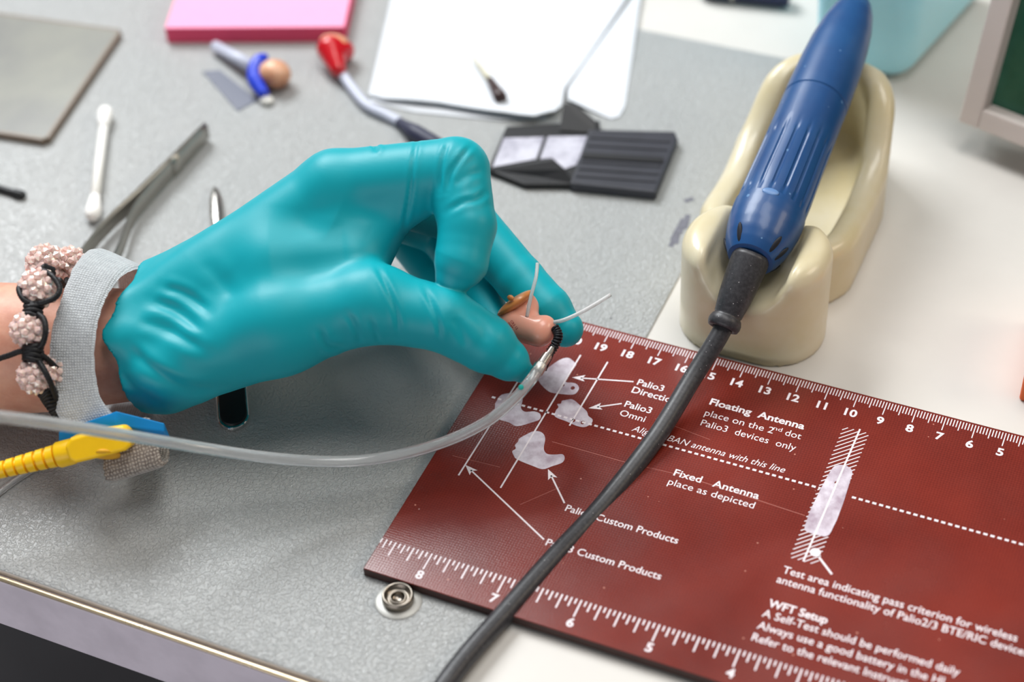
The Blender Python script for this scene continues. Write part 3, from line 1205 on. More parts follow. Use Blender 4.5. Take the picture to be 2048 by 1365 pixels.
AX = unit(P(480, 600, 60.3) - P(120, 696, 60.6))


def palm_f(p, off=0.0):
    d = None
    for a, b, ra, rb in palm:
        q = cone(p, a, b, ra, rb)
        d = q if d is None else smin(d, q, 0.55)
    return d


def hand_f(p):
    pf = palm_f(p)
    d = pf
    for nme, ch in fingers.items():
        q = None
        for (a, ra), (b, rb) in zip(ch[:-1], ch[1:]):
            c = cone(p, a, b, ra, rb)
            q = c if q is None else smin(q, c, 0.12)
        d = np.minimum(d, smin(pf, q, 0.45 if nme != 'thumb' else 0.5))
    return d


def arm_f(p):
    d = None
    rad = [2.5, 2.35, 2.14, 1.84]
    for i in range(3):
        q = cone(p, arm_c[i], arm_c[i + 1], rad[i], rad[i + 1])
        d = q if d is None else np.minimum(d, q)
    return d


CUT_C = P(322, 690, 60.3)
CAMD = R[2]


def cuff_s(p):
    q = p - CUT_C.astype(np.float32)
    s = q @ AX.astype(np.float32)
    dep = q @ CAMD.astype(np.float32)
    up = q @ (-R[1]).astype(np.float32)
    return s - 0.5 * dep - 0.17 * up + 0.09 * np.sin(up * 2.3 + 0.6) + 0.05 * np.sin(up * 4.9)


def glove_f(p):
    d = smin(hand_f(p), cone(p, P(235, 693, 60.4), P(330, 675, 60.3), 2.2, 2.12), 0.4)
    s = cuff_s(p)
    # loose flared cuff with long soft folds
    q = p - CUT_C.astype(np.float32)
    ang = np.arctan2(q @ (-R[1]).astype(np.float32), q @ (-CAMD).astype(np.float32))
    fold = np.exp(-np.clip(s, 0, 9) / 1.9)
    d = d - fold * (0.10 + 0.09 * np.sin(ang * 5.0 + s * 0.9 + 0.4) + 0.06 * np.sin(ang * 9.0 - s * 1.4 + 1.0))
    d = np.maximum(d, -s)
    hollow = np.maximum(arm_f(p) - 0.07, s - 0.9)
    return np.maximum(d, -hollow)


def skin_f(p):
    return np.minimum(arm_f(p), hand_f(p) + 0.28)


allp = np.array([q for a in palm for q in a[:2]] + [c[0] for ch in fingers.values() for c in ch] + [P(200, 690, 60.3)])
lo_, hi_ = allp.min(0) - 2.6, allp.max(0) + 2.6
v, f, nrm = surface(skin_f, np.minimum(lo_, arm_c[0] - 3.0), np.maximum(hi_, arm_c[0] + 3.0), 0.17)
v[:, 2] = np.maximum(v[:, 2], PADZ + 0.01)
person = tag(obj('person', v, f, MT['skin']), 'person with a bare forearm and a turquoise-gloved left hand pinching an ear shell', 'person')

v, f, nrm = surface(glove_f, lo_, hi_, 0.07)
# creases of the stretched glove: grooves with a lip on either side, traced over the surface
px = pix(v)
facing = (nrm @ (C - v.mean(0))) / np.linalg.norm(C - v.mean(0))
CR = [  # polyline (photo), depth cm, width px, deepest distance limit
    ([(835, 274), (826, 330), (818, 395), (806, 470)], .045, 4.5, 60.5),
    ([(897, 283), (884, 325), (879, 388)], .05, 4.5, 59.5),
    ([(944, 290), (920, 318), (902, 345), (893, 385)], .05, 5, 59.5),
    ([(978, 380), (955, 398), (925, 405), (893, 425)], .04, 6, 59.5),
    ([(968, 340), (935, 352), (905, 372)], .025, 7, 59.5),
    ([(752, 530), (776, 580), (792, 625), (798, 672)], .05, 5, 60),
    ([(846, 570), (866, 615), (877, 650), (880, 685)], .045, 5, 60),
    ([(640, 660), (655, 690), (690, 697)], .045, 6, 60),
    ([(695, 625), (712, 660), (722, 690)], .035, 6, 60),
    ([(740, 640), (752, 670), (760, 685)], .03, 5, 60),
    ([(905, 635), (920, 660), (935, 700)], .03, 8, 60),
    ([(940, 620), (965, 650), (975, 690)], .025, 9, 60),
    ([(322, 575), (372, 590), (420, 625)], .05, 9, 60.5),
    ([(300, 600), (352, 622), (408, 668)], .06, 10, 60.5),
    ([(270, 640), (335, 660), (415, 705)], .06, 11, 60.5),
    ([(255, 690), (300, 735), (370, 775), (440, 780)], .06, 10, 60.5),
    ([(240, 745), (275, 780), (330, 812)], .06, 9, 60.5),
    ([(400, 520), (440, 560), (470, 600)], .025, 14, 60.5),
    ([(745, 286), (752, 296), (748, 302)], .05, 5, 62),
    ([(560, 520), (640, 560), (700, 590)], .02, 30, 60.5),
]
disp = np.zeros(len(v))
for pl, dep, wd, dmax in CR:
    pl = spline(np.array(pl, float), 6)
    bb = (px[:, 0] > pl[:, 0].min() - 5 * wd) & (px[:, 0] < pl[:, 0].max() + 5 * wd) & (px[:, 1] > pl[:, 1].min() - 5 * wd) & (px[:, 1] < pl[:, 1].max() + 5 * wd) & (facing > -0.1) & (px[:, 2] < dmax)
    ii = np.where(bb)[0]
    if not len(ii): continue
    q = px[ii, :2]
    best = np.full(len(ii), 1e9)
    tt = np.zeros(len(ii))
    for k in range(len(pl) - 1):
        a, b = pl[k], pl[k + 1]
        ab = b - a
        t = np.clip(((q - a) @ ab) / (ab @ ab + 1e-9), 0, 1)
        dd = np.linalg.norm(q - a - t[:, None] * ab, axis=1)
        m = dd < best
        best[m] = dd[m]
        tt[m] = (k + t[m]) / (len(pl) - 1)
    env = np.clip(np.sin(np.pi * np.clip(tt, 0.03, 0.97)) * 1.8, 0, 1)
    disp[ii] += env * dep * (-np.exp(-(best / wd) ** 2) + 0.55 * np.exp(-((best - 2.0 * wd) / (1.1 * wd)) ** 2))
v = v + nrm * disp[:, None]
glove = obj('glove', v, f, MT['glove'], person)
glove['label'] = 'turquoise nitrile glove'

# ================================================================== WRIST STRAP (earthing band)
strap = thing('wrist_strap', 'grey knitted earthing wrist strap with a bright blue buckle', 'strap', at(200, 900, PADZ))
loop = [(196, 862, 57.7), (160, 800, 57.6), (150, 725, 57.5), (155, 660, 57.5), (172, 600, 57.9), (200, 552, 58.7), (232, 528, 60.0), (262, 535, 61.3), (278, 572, 62.8), (280, 640, 63.7), (276, 720, 63.7), (268, 795, 62.9), (255, 842, 60.9), (245, 850, 59.3)]
loop = [(x - 6, y - (8 if y < 600 else 0), d) for x, y, d in loop]
path = spline([P(*q) for q in loop], 8)
wl = [(105, -22), (92, -12), (88, -2), (86, 4), (82, 12), (88, 26), (96, 40), (92, 40), (80, 20), (80, 5), (80, 0), (80, -10), (84, -14), (90, -16)]
wv = spline([(P(1024 + a, 682 + b, 59) - P(1024, 682, 59)) for a, b in wl], 8)
wv = wv + CAMD * 0.0
v, f, uv = ribbon(path, wv, 0.2, 12, rough=0.05)
obj('band', v, f, MT['knit'], strap, uv=uv)
# blue buckle: two plates meeting at a ridge
g = Geo()
dn = P(1024, 682 + 31, 58) - P(1024, 682, 58)
bk = CAMD * 1.0 + R[1] * 0.5


def slab(p, q, h):
    p, q = V3(p), V3(q)
    vv = [p, q, q + h, p + h]
    return prism(vv, bk)


a0, a1, a2 = P(117, 862, 57.7), P(233, 822, 56.9), P(329, 846, 57.6)
vv = [a0, a1, a2, a2 + dn * 0.55, a1 + dn, a0 + dn * 1.25]
n6 = len(vv)
g.add(vv + [p + bk for p in vv], [[0, 5, 4, 1], [1, 4, 3, 2], [6, 7, 10, 11], [7, 8, 9, 10], [0, 1, 7, 6], [1, 2, 8, 7], [2, 3, 9, 8], [3, 4, 10, 9], [4, 5, 11, 10], [5, 0, 6, 11]])
o = g.build('buckle', MT['blue_plastic'], strap, smooth=False)
bevel(o, 0.05, 2)
# taupe tail hanging below the buckle, its end curled over
tp = [(262, 846, 58.2), (258, 880, 57.7), (262, 915, 57.5), (270, 943, 57.7), (290, 936, 58.6), (300, 905, 59.3), (298, 878, 59.5)]
tw = [(75, -18), (95, -28), (108, -34), (112, -36), (95, -30), (80, -26), (70, -20)]
path = spline([P(*q) for q in tp], 8)
wv = spline([(P(1024 + a, 682 + b, 58) - P(1024, 682, 58)) for a, b in tw], 8)
v, f, uv = ribbon(path, wv, 0.2, 10, rough=0.08, seed=4)
obj('strap_tail', v, f, MT['knit_tan'], strap, uv=uv)

# ================================================================== YELLOW EARTHING PLUG
plug = thing('earthing_plug', 'yellow earthing plug with ribbed cord snapped under the blue buckle', 'plug', at(180, 960, PADZ))
up = P(1024, 682 - 10, 57.5) - P(1024, 682, 57.5)
pc = [(128, 893), (140, 877), (200, 858), (248, 852), (256, 862), (262, 893), (250, 903), (180, 921), (150, 928), (138, 922)]
front = [P(x, y, 56.6) for x, y in pc]
g = Geo()
g.add(*prism(front, CAMD * 1.15 + (-R[1]) * 0.1))
pbody = o = g.build('plug_body', MT['yellow'], plug, smooth=False)
bevel(o, 0.12, 4, 40)
g = Geo()
g.add(*lathe([(0.0, 0), (0.42, 0), (0.45, 0.05), (0.45, 0.12), (0.3, 0.14), (0.0, 0.14)], P(212, 905, 57.0), unit(R[1] * 1.0 - CAMD * 0.35), 32, False))
g.build('snap_rim', mat('shaded_yellow', (224, 164, 8), rough=0.45), pbody)
g = Geo()
c0, c1 = P(146, 903, 57.1), P(112, 912, 57.1)
g.add(*lathe([(0.0, 0), (0.42, 0.0), (0.42, 0.46), (0.38, 0.53), (0.0, 0.54)], c0, unit(c1 - c0), 28, False))
g.build('collar', MT['yellow'], plug, sharp=40)
g = Geo()
e0, e1 = P(116, 911, 57.1), P(-4, 942, 57.2)
dax = unit(e1 - e0)
Lr = np.linalg.norm(e1 - e0)
pr = [(0.0, 0)]
k = 6
for i in range(k):
    r_ = 0.36 - 0.10 * i / k
    h0 = Lr * i / k
    pr += [(r_ - 0.10, h0 + 0.001), (r_ - 0.10, h0 + 0.08), (r_, h0 + 0.09), (r_ - 0.01, h0 + Lr / k - 0.01)]
pr.append((0.0, Lr))
g.add(*lathe(pr, e0, dax, 28, False))
g.build('ribbed_relief', MT['yellow'], plug, sharp=40)
g = Geo()
g.add(*tube(spline([P(0, 941, 57.2), P(-60, 955, 57.4), P(-200, 985, 58.2), P(-420, 1010, 59.8)], 8), 0.17, 14))
g.build('cord', MT['yellow'], plug)

# ================================================================== BEADED BRACELET
br = thing('beaded_bracelet', 'black braided cord bracelet with pink crystal beads on the bare wrist', 'bracelet', at(70, 900, PADZ))
GA = math.pi * (3 - math.sqrt(5))


def bead(c, r, seed):
    r2 = np.random.default_rng(seed)
    g = Geo()
    g.add(*ball(c, r * 0.9, 20, 12))
    base = bmesh.new()
    bmesh.ops.create_icosphere(base, subdivisions=1, radius=1.0)
    iv = np.array([list(q.co) for q in base.verts])
    base.verts.index_update()
    jf = [[q.index for q in p.verts] for p in base.faces]
    base.free()
    n = 48
    for i in range(n):
        z = 1 - 2 * (i + 0.5) / n
        a = i * GA
        d = np.array([math.cos(a) * math.sqrt(1 - z * z), math.sin(a) * math.sqrt(1 - z * z), z])
        q = np.linalg.qr(r2.normal(size=(3, 3)))[0]
        g.add(V3(c) + d * r * 0.92 + (iv @ q.T) * r * 0.26, jf)
    o = g.build('bead', MT['bead'], br, smooth=False)
    return o


BD = [(92, 528, 59.6, .62), (140, 530, 60.2, .58), (77, 577, 57.6, .60), (58, 660, 57.2, .56), (72, 752, 57.3, .56), (104, 742, 57.7, .5)]
for i, (x, y, d, r) in enumerate(BD):
    bead(P(x, y, d), r, 20 + i)


def cordpiece(name, pts, r, n=8):
    g = Geo()
    path = spline([P(*q) for q in pts], 8)
    s = np.arange(len(path))
    g.add(*tube(path, r * (1 + 0.10 * np.sin(s * 2.1)), 10))
    return g


def knot(c0, c1, r, w):
    """stack of wrapped turns between two photo points"""
    g = Geo()
    a, b = P(*c0), P(*c1)
    n = max(3, int(np.linalg.norm(b - a) / (r * 1.35)))
    d = unit(b - a)
    for i in range(n):
        c = a + (b - a) * (i + 0.5) / n
        side = unit(np.cross(d, CAMD))
        pa = []
        for k in range(17):
            t = 2 * np.pi * k / 16
            pa.append(c + side * w * math.cos(t) + CAMD * w * 0.8 * math.sin(t) + d * r * 0.5 * math.sin(t * 2 + i))
        g.add(*tube(np.array(pa), r, 8))
    g.add(*tube([a - d * .05, b + d * .05], w * 0.8, 10))
    g.build('knot', MT['cord'], br)


knot((68, 608, 57.2), (64, 635, 57.1), 0.085, 0.26)
knot((66, 690, 57.0), (66, 722, 57.0), 0.09, 0.27)
knot((92, 782, 57.4), (122, 826, 58.0), 0.09, 0.24)
knot((84, 540, 58.0), (104, 548, 58.4), 0.08, 0.16)
g = Geo()
for pts in [[(84, 541, 57.6), (104, 552, 57.3), (119, 575, 57.1), (112, 594, 57.0), (88, 605, 57.0), (68, 608, 57.1)],
            [(44, 566, 57.6), (38, 580, 57.3), (46, 598, 57.1), (60, 606, 57.1)],
            [(76, 628, 57.0), (88, 640, 56.8), (91, 665, 56.7), (84, 690, 56.8), (70, 697, 56.9)],
            [(76, 720, 56.9), (88, 740, 56.7), (100, 764, 56.8), (112, 795, 57.3)],
            [(80, 708, 56.9), (98, 722, 57.1), (118, 742, 57.5)],
            [(60, 702, 56.9), (38, 704, 57.0), (16, 712, 57.2), (-20, 722, 57.6), (-60, 726, 58.0)],
            [(118, 560, 58.2), (130, 572, 58.8), (134, 560, 59.4)]]:
    path = spline([P(*q) for q in pts], 10)
    s = np.arange(len(path))
    g.add(*tube(path, 0.095 * (1 + 0.08 * np.sin(s * 2.6)), 10))
g.build('cord_strands', MT['cord'], br)

# ================================================================== EAR SHELL held in the fingers
es = thing('ear_shell', 'flesh-pink custom ear shell with two filaments pinched in the glove', 'hearing aid', P(1060, 660, 59.3))
e_a, e_b, e_c = P(1036, 634, 59.6), P(1080, 662, 59.0), P(1058, 606, 59.7)


def shell_f(p):
    d = cone(p, P(1030, 648, 59.5), P(1078, 664, 59.1), 0.54, 0.50)
    d = smin(d, cone(p, P(1052, 604, 59.7), P(1054, 636, 59.5), 0.32, 0.42), 0.15)
    d = smin(d, cone(p, P(1024, 643, 59.5), P(1056, 614, 59.7), 0.42, 0.36), 0.12)
    d = smin(d, ell(p, P(1090, 656, 59.1), (0.36, 0.40, 0.42)), 0.15)
    return d


v, f, nrm = surface(shell_f, P(1050, 650, 59.3) - 1.8, P(1050, 650, 59.3) + 1.8, 0.06)
shell = obj('shell_body', v, f, MT['flesh'], es)
g = Geo()
fa, fb = P(999, 630, 59.4), P(1064, 585, 59.6)
rim_d = unit(fb - fa)
rim_n = unit(V3((-R[1])) * 0.75 - R[0] * 0.55)
c = (fa + fb) / 2 + rim_n * 0.02
g.add(*ball(c, (np.linalg.norm(fb - fa) / 2 + 0.06, 0.62, 0.19), 32, 12, axes=(rim_d, np.cross(rim_n, rim_d), rim_n)))
fplate = g.build('faceplate', MT['amber'], es)
g = Geo()
g.add(*ball(P(1021, 596, 58.9), (0.12, 0.09, 0.1), 12, 8))
g.build('push_button', MT['amber'], fplate)
for pts, r in (([(1054, 634, 58.95), (1058, 612, 58.9), (1064, 585, 58.9), (1072, 555, 59.0), (1075, 527, 59.2)], 0.062),
               ([(1108, 645, 58.9), (1126, 641, 58.8), (1150, 631, 58.8), (1180, 615, 58.9), (1221, 590, 59.1)], 0.066)):
    g = Geo()
    g.add(*tube(spline([P(*q) for q in pts], 8), r, 12))
    g.build('filament', MT['tube_white'], es)
# tiny red serial number printed on the side, following the shell
g = Geo()
tv, tf = text_geo('CR3 12', 0.01)
tv2, tf2 = text_geo('0587', 0.01)
for (tvv, tff, dy) in ((tv, tf, 0.0), (tv2, tf2, -1.0)):
    o3 = P(1020, 643, 59)
    ex = unit(P(1034, 662, 59) - P(1020, 643, 59))
    ey = unit(np.cross(-CAMD, ex))
    q = o3 + np.outer(tvv[:, 0] * 0.115, ex) + np.outer((tvv[:, 1] + dy) * 0.115, ey)
    for _ in range(40):
        dd = shell_f(q.astype(np.float32)) - 0.004
        q = q + CAMD * np.clip(dd, -0.1, 0.1)[:, None] * 0.8
    g.add(q, tff)
g.build('serial_print', MT['red_ink'], shell, smooth=False)

# ================================================================== PROBE: clear sound tube with ferrule and spring
pt = thing('clear_tube', 'long clear plastic tube with a metal ferrule and black spring at the ear shell', 'tube', at(640, 925, PADZ))
tpath = [(1083, 730, 58.0), (1062, 760, 57.6), (1030, 797, 57.5), (975, 843, 57.6), (900, 880, 57.9), (810, 908, 57.9), (720, 922, 57.8), (630, 923, 57.5), (520, 914, 56.9), (400, 896, 56.0), (250, 871, 54.4), (120, 850, 53.0), (0, 834, 51.7), (-120, 820, 50.5), (-300, 810, 49.5), (-700, 830, 48.5), (-1300, 900, 49.0)]
path = spline([P(*q) for q in tpath], 10)
g = Geo()
g.add(*pipe(path, 0.185, 0.095, 20))
g.build('tube', MT['clear'], pt)
g = Geo()
a, b = P(1078, 737, 57.95), P(1104, 698, 58.5)
g.add(*lathe([(0.0, -0.25), (0.19, -0.25), (0.215, -0.2), (0.215, 0.12), (0.17, 0.16), (0.165, 0.6), (0.11, 0.66), (0.1, 0.95), (0.0, 0.95)], a, unit(b - a), 28, False))
g.build('ferrule', MT['steel'], pt, sharp=40)
g = Geo()
sp = spline([P(*q) for q in [(1099, 706, 58.6), (1108, 694, 58.6), (1115, 680, 58.6), (1116, 668, 58.7), (1110, 656, 58.8)]], 16)
t_, U_, B_ = frames(sp)
ns = 11 * 14
s_ = np.linspace(0, len(sp) - 1.001, ns)
i0 = s_.astype(int)
fr = (s_ - i0)[:, None]
cen = sp[i0] * (1 - fr) + sp[i0 + 1] * fr
ph = np.linspace(0, 11 * 2 * np.pi, ns)[:, None]
hel = cen + 0.12 * (U_[i0] * np.cos(ph) + B_[i0] * np.sin(ph))
g.add(*tube(hel, 0.042, 8))
g.add(*tube(sp, 0.09, 8))
spr = g.build('spring', MT['spring'], pt)
g = Geo()
g.add(*tube(spline([P(*q) for q in [(1108, 692, 58.5), (1103, 712, 58.4), (1096, 726, 58.4), (1090, 741, 58.5)]], 6), 0.06, 8))
g.build('thread_end', MT['cord'], spr)
g = Geo()
dd = P(1042, 775, 57.34)
g.add(*ball(dd, (0.09, 0.09, 0.03), 16, 8, axes=(R[0], R[1], CAMD)))
g.build('teal_dot', MT['teal_dot'], pt)

# thin second tube lying on the mat at the left
g = Geo()
path = spline([at(-90, 1060, PADZ + .13), at(0, 984, PADZ + .13), at(60, 942, PADZ + .13), at(130, 905, PADZ + .13), at(220, 870, PADZ + .13)], 8)
g.add(*pipe(path, 0.12, 0.06, 16))
tag(g.build('thin_tube', MT['clear']), 'thin clear tube lying on the mat below the yellow plug', 'tube')

# ================================================================== SMALL TOOLS ON THE MAT
# polished spatula under the hand
sp_ = thing('metal_spatula', 'polished metal spatula with rounded ends lying under the gloved hand', 'tool', at(450, 620, PADZ))


def blade(a, b, w, th, n=20):
    """flat bar with round ends from a to b on the mat"""
    a, b = V3(a), V3(b)
    d = unit(b - a)
    s = np.array([-d[1], d[0], 0])
    pts = [a + s * w * math.cos(t) - d * w * math.sin(t) * 1.2 for t in np.linspace(0, np.pi, n)] + [b - s * w * math.cos(t) + d * w * math.sin(t) * 1.2 for t in np.linspace(0, np.pi, n)]
    return prism([p + np.array([0, 0, th]) for p in pts], (0, 0, -th))


a, b = at(432, 388, PADZ), at(437, 470, PADZ)
g = Geo()
d = unit(b - a)
g.add(*ball((a + b) / 2 + (0, 0, .2), (0.27, np.linalg.norm(b - a) / 2 + .2, 0.17), 20, 14, axes=(np.array([-d[1], d[0], 0]), d, (0, 0, 1))))
g.build('leaf_tip', MT['steel'], sp_)
g = Geo()
c = at(468, 838, PADZ)
g.add(*tube([b + (0, 0, .15), at(455, 700, PADZ + .15)], 0.17, 14))
g.build('shaft', MT['mirror'], sp_)
g = Geo()
g.add(*blade(at(458, 720, PADZ), c, 0.55, 0.2))
bevel(g.build('paddle_rim', MT['mirror'], sp_, smooth=False), 0.06, 3)
g = Geo()
g.add(*blade(at(458, 722, PADZ + .2), c + (-.02, .05, .2), 0.47, 0.06))
bevel(g.build('black_face', MT['black'], sp_, smooth=False), 0.03, 2)  # black plate over the paddle's upper face, inside the bright rim

# tweezers on their side
tw = thing('tweezers', 'steel tweezers standing on edge behind the strap, tips apart', 'tweezers', at(300, 390, PADZ))
for nme, q in (('arm', [(413, 262), (300, 388), (262, 440), (238, 504), (165, 630)]), ('arm', [(413, 262), (290, 382), (215, 452), (150, 530), (60, 645)])):
    path = spline([at(x, y, PADZ + 0.48) for x, y in q], 8)
    s = np.linspace(0, 1, len(path))[:, None]
    wz = np.repeat(np.array([[0, 0, 0.92]]), len(path), 0) * (1.0 - 0.35 * s)
    v, f, uv = ribbon(path, wz, 0.13, 4)
    obj(nme, v, f, MT['dark_steel'], tw)
g = Geo()
a, b = at(413, 262, PADZ + .48), at(345, 338, PADZ + .48)
v, f, uv = ribbon(np.linspace(a, b, 6), np.repeat([[0, 0, 0.94]], 6, 0), 0.24, 4)
obj('weld', v, f, MT['dark_steel'], tw)

# cotton bud
cb = thing('cotton_bud', 'white cotton bud lying on the mat left of the tweezers', 'cotton bud', at(200, 330, PADZ))
a, b = at(211, 226, PADZ + .33), at(186, 428, PADZ + .33)
g = Geo()
g.add(*tube([a, b], 0.2, 16))
g.build('stick', MT['white_plastic'], cb)
for c, d in ((a, unit(b - a)), (b, unit(a - b))):
    g = Geo()
    g.add(*lathe([(0.0, -0.32), (0.14, -0.29), (0.25, -0.18), (0.31, 0.0), (0.32, 0.2), (0.28, 0.5), (0.24, 0.8), (0.205, 1.05)], c, d, 24))
    g.build('cotton_tip', MT['cotton'], cb)

g = Geo()
a, b = at(-60, 360, PADZ + .14), at(48, 392, PADZ + .14)
d = unit(b - a)
L_ = np.linalg.norm(b - a)
g.add(*lathe([(0.0, 0), (0.14, 0.02), (0.15, 0.08), (0.15, L_ - .5), (0.19, L_ - .48), (0.19, L_ - .1), (0.15, L_), (0.0, L_)], a, d, 20, False))
tag(g.build('black_rod', MT['black'], sharp=40), 'short black rod entering at the left edge of the mat', 'rod')

# ================================================================== ACRYLIC PLATE upper left
ap = thing('acrylic_plate', 'smoky clear acrylic plate with brown edges lying on the upper left of the mat', 'plate', at(80, 200, PADZ))
c1, c2 = at(90, 276, PADZ + .3), at(236, 62, PADZ + .3)
dl = unit(at(0, 262, PADZ + .3) - c1)
c0, c3 = c1 + dl * 8, c2 + dl * 9
g = Geo()
g.add(*prism([c0, c1, c2, c3], (0, 0, -0.3)))
g.build('sheet', MT['acrylic'], ap, smooth=False)
g = Geo()
loop = [c0, c1, c2, c3, c0]
for a, b in zip(loop[:-1], loop[1:]):
    d = unit(b - a)
    n_ = np.array([-d[1], d[0], 0])
    g.add(*box((a + b) / 2 - (0, 0, .15) - n_ * 0.06, (b - a) / 2, n_ * 0.1, (0, 0, .16)))
bevel(g.build('edge', MT['acrylic_edge'], ap, smooth=False), 0.04, 2)

# ================================================================== PINK NOTE PAD
pk = thing('note_pad', 'thick pink sticky note pad at the top of the mat', 'note pad', at(520, 40, PADZ))
th = 0.78
a, b = at(336, 86, PADZ), at(692, 84, PADZ)
d = unit(b - a)
n_ = np.array([-d[1], d[0], 0])
w_ = np.linalg.norm(b - a)
pts = [a, b, b + n_ * w_, a + n_ * w_]
g = Geo()
g.add(*prism([p + (0, 0, th) for p in pts], (0, 0, -th)))
o = obj('note_block', g.v, g.f, None, pk, smooth=False, mats=[MT['pink'], MT['pink_side']], fmat=[0, 1, 1, 1, 1, 1])

# ================================================================== BLUE EAR MOULD on a stick
em = thing('ear_mould', 'pale flesh ear mould with a cobalt blue rim and grey stem below the pink pad', 'ear mould', at(540, 160, PADZ))
g = Geo()
g.add(*ball(at(549, 148, PADZ + 0.62), (0.72, 0.66, 0.6), 28, 16))
g.build('mould_tip', MT['pale_flesh'], em)
g = Geo()
rp = spline([at(533, 112, PADZ + .95), at(517, 124, PADZ + .9), at(509, 145, PADZ + .7), at(514, 168, PADZ + .5), at(530, 190, PADZ + .35)], 6)
g.add(*tube(rp, np.interp(np.linspace(0, 1, len(rp)), [0, .2, .7, 1], [.14, .3, .34, .22]), 16))
g.build('rim', MT['cobalt'], em)
g = Geo()
g.add(*tube([at(430, 92, PADZ + .3), at(512, 138, PADZ + .62)], np.array([0.24, 0.3]), 16))
g.build('stem', MT['grey_tube'], em)
g = Geo()
g.add(*ball(at(533, 200, PADZ + .16), (0.3, 0.26, 0.16), 18, 10))
g.build('drop', MT['white_plastic'], em)
g = Geo()
g.add(*prism([at(x, y, PADZ + .04) for x, y in ((404, 142), (440, 140), (515, 200), (475, 222))], (0, 0, -0.04)))
tag(g.build('film_strip', MT['smoke_film'], smooth=False), 'small blue-grey film strip lying beside the blue ear mould', 'strip')

# red ear mould with a grey tube running under the paper towel
rm = thing('red_ear_mould', 'glossy red ear mould with tan top and grey tube beside the paper towel', 'ear mould', at(690, 140, PADZ))


def red_f(p):
    d = cone(p, at(662, 100, PADZ + .75), at(676, 138, PADZ + .55), 0.62, 0.36)
    d = smin(d, ell(p, at(685, 103, PADZ + .6), (0.5, 0.55, 0.5)), 0.2)
    return np.maximum(d, PADZ + 0.01 - p[..., 2])


c = at(670, 112, PADZ + .6)
v, f, nrm = surface(red_f, c - 2.0, c + 2.0, 0.11)
obj('mould_body', v, f, MT['red'], rm)
g = Geo()
g.add(*ball(at(668, 84, PADZ + .95), (0.66, 0.42, 0.3), 22, 12))
g.build('mould_top', MT['tan'], rm)
g = Geo()
g.add(*tube(spline([at(676, 136, PADZ + .4), at(705, 178, PADZ + .25), at(735, 212, PADZ + .23), at(775, 232, PADZ + .2), at(800, 245, PADZ + .2)], 8), 0.22, 16))
g.build('sound_tube', MT['grey_tube'], rm)
g = Geo()
pth = spline([at(790, 238, PADZ + .2), at(806, 250, PADZ + .25), at(830, 266, PADZ + .35), at(870, 290, PADZ + .3), at(900, 310, PADZ + .2)], 6)
g.add(*tube(pth, np.interp(np.linspace(0, 1, len(pth)), [0, .25, .5, .8, 1], [.16, .22, .36, .36, .1]), 16))
g.build('connector', MT['navy'], rm)

# ================================================================== PAPER TOWEL
towel = thing('paper_towel', 'folded white paper towel lying across the top of the mat', 'towel', at(980, 120, PADZ))


def sheet(name, outline, th, zf, n=46, seed=0):
    """soft folded paper: grid clipped to an outline, upper face follows zf, closed with an edge"""
    bm = bmesh.new()
    poly = [at(x, y, PADZ) for x, y in outline]
    vs = [bm.verts.new(p) for p in poly]
    bm.faces.new(vs)
    bmesh.ops.subdivide_edges(bm, edges=bm.edges[:], cuts=6, use_grid_fill=False)
    bmesh.ops.triangulate(bm, faces=bm.faces[:])
    for _ in range(3):
        long = [e for e in bm.edges if e.calc_length() > 0.55]
        if long:
            bmesh.ops.subdivide_edges(bm, edges=long, cuts=1)
            bmesh.ops.triangulate(bm, faces=bm.faces[:])
    bm.normal_update()
    bm.verts.index_update()
    v = np.array([list(q.co) for q in bm.verts])
    f = [[q.index for q in p.verts] for p in bm.faces]
    nz = sum(p.normal.z for p in bm.faces)
    if nz < 0: f = [q[::-1] for q in f]
    be = [(e.verts[0].index, e.verts[1].index, e.link_faces[0]) for e in bm.edges if len(e.link_faces) == 1]
    zz = zf(v)
    n_ = len(v)
    top = v.copy()
    bot = v.copy()
    top[:, 2] = PADZ + zz + th
    bot[:, 2] = PADZ + np.maximum(zz, 0.005)
    F2 = f + [[q + n_ for q in p[::-1]] for p in f]
    for a, b, lf in be:
        idx = [q.index for q in lf.verts]
        i, j = idx.index(a), idx.index(b)
        fwd = (i + 1) % len(idx) == j
        if nz < 0: fwd = not fwd
        F2.append([b, a, a + n_, b + n_] if fwd else [a, b, b + n_, a + n_])
    bm.free()
    return obj(name, np.vstack([top, bot]), F2, MT['paper'], towel, sharp=50)


def zmain(v):
    p = pix(v)
    e = np.clip((p[:, 1] - 120) / 120, 0, 1)
    return 0.10 + 0.30 * e ** 2 * np.exp(-((p[:, 0] - 930) / 190) ** 2) + 0.05 * np.sin(v[:, 0] * 1.1 + v[:, 1] * .5) + 0.1 * np.exp(-((p[:, 0] - (1262 - (p[:, 1] - 5) * 0.74)) / 30) ** 2)


def zright(v):
    p = pix(v)
    return 0.05 + 0.05 * np.sin(v[:, 0] * 1.7 + 1)


sheet('under_layer', [(812, -90), (740, 205), (830, 226), (1000, 243), (1090, 240), (1160, 120), (1270, -90)], 0.05, lambda v: np.full(len(v), 0.01))
sheet('top_layer', [(805, -90), (738, 196), (770, 207), (880, 218), (980, 236), (1070, 250), (1110, 236), (1124, 222), (1130, 186), (1190, 100), (1265, -10), (1310, -90)], 0.06, zmain)
sheet('folded_side', [(1306, -90), (1262, 5), (1195, 95), (1134, 178), (1136, 205), (1175, 222), (1222, 240), (1238, 236), (1250, 215), (1258, 160), (1266, 110), (1278, 20), (1300, -90)][::-1], 0.06, zright)

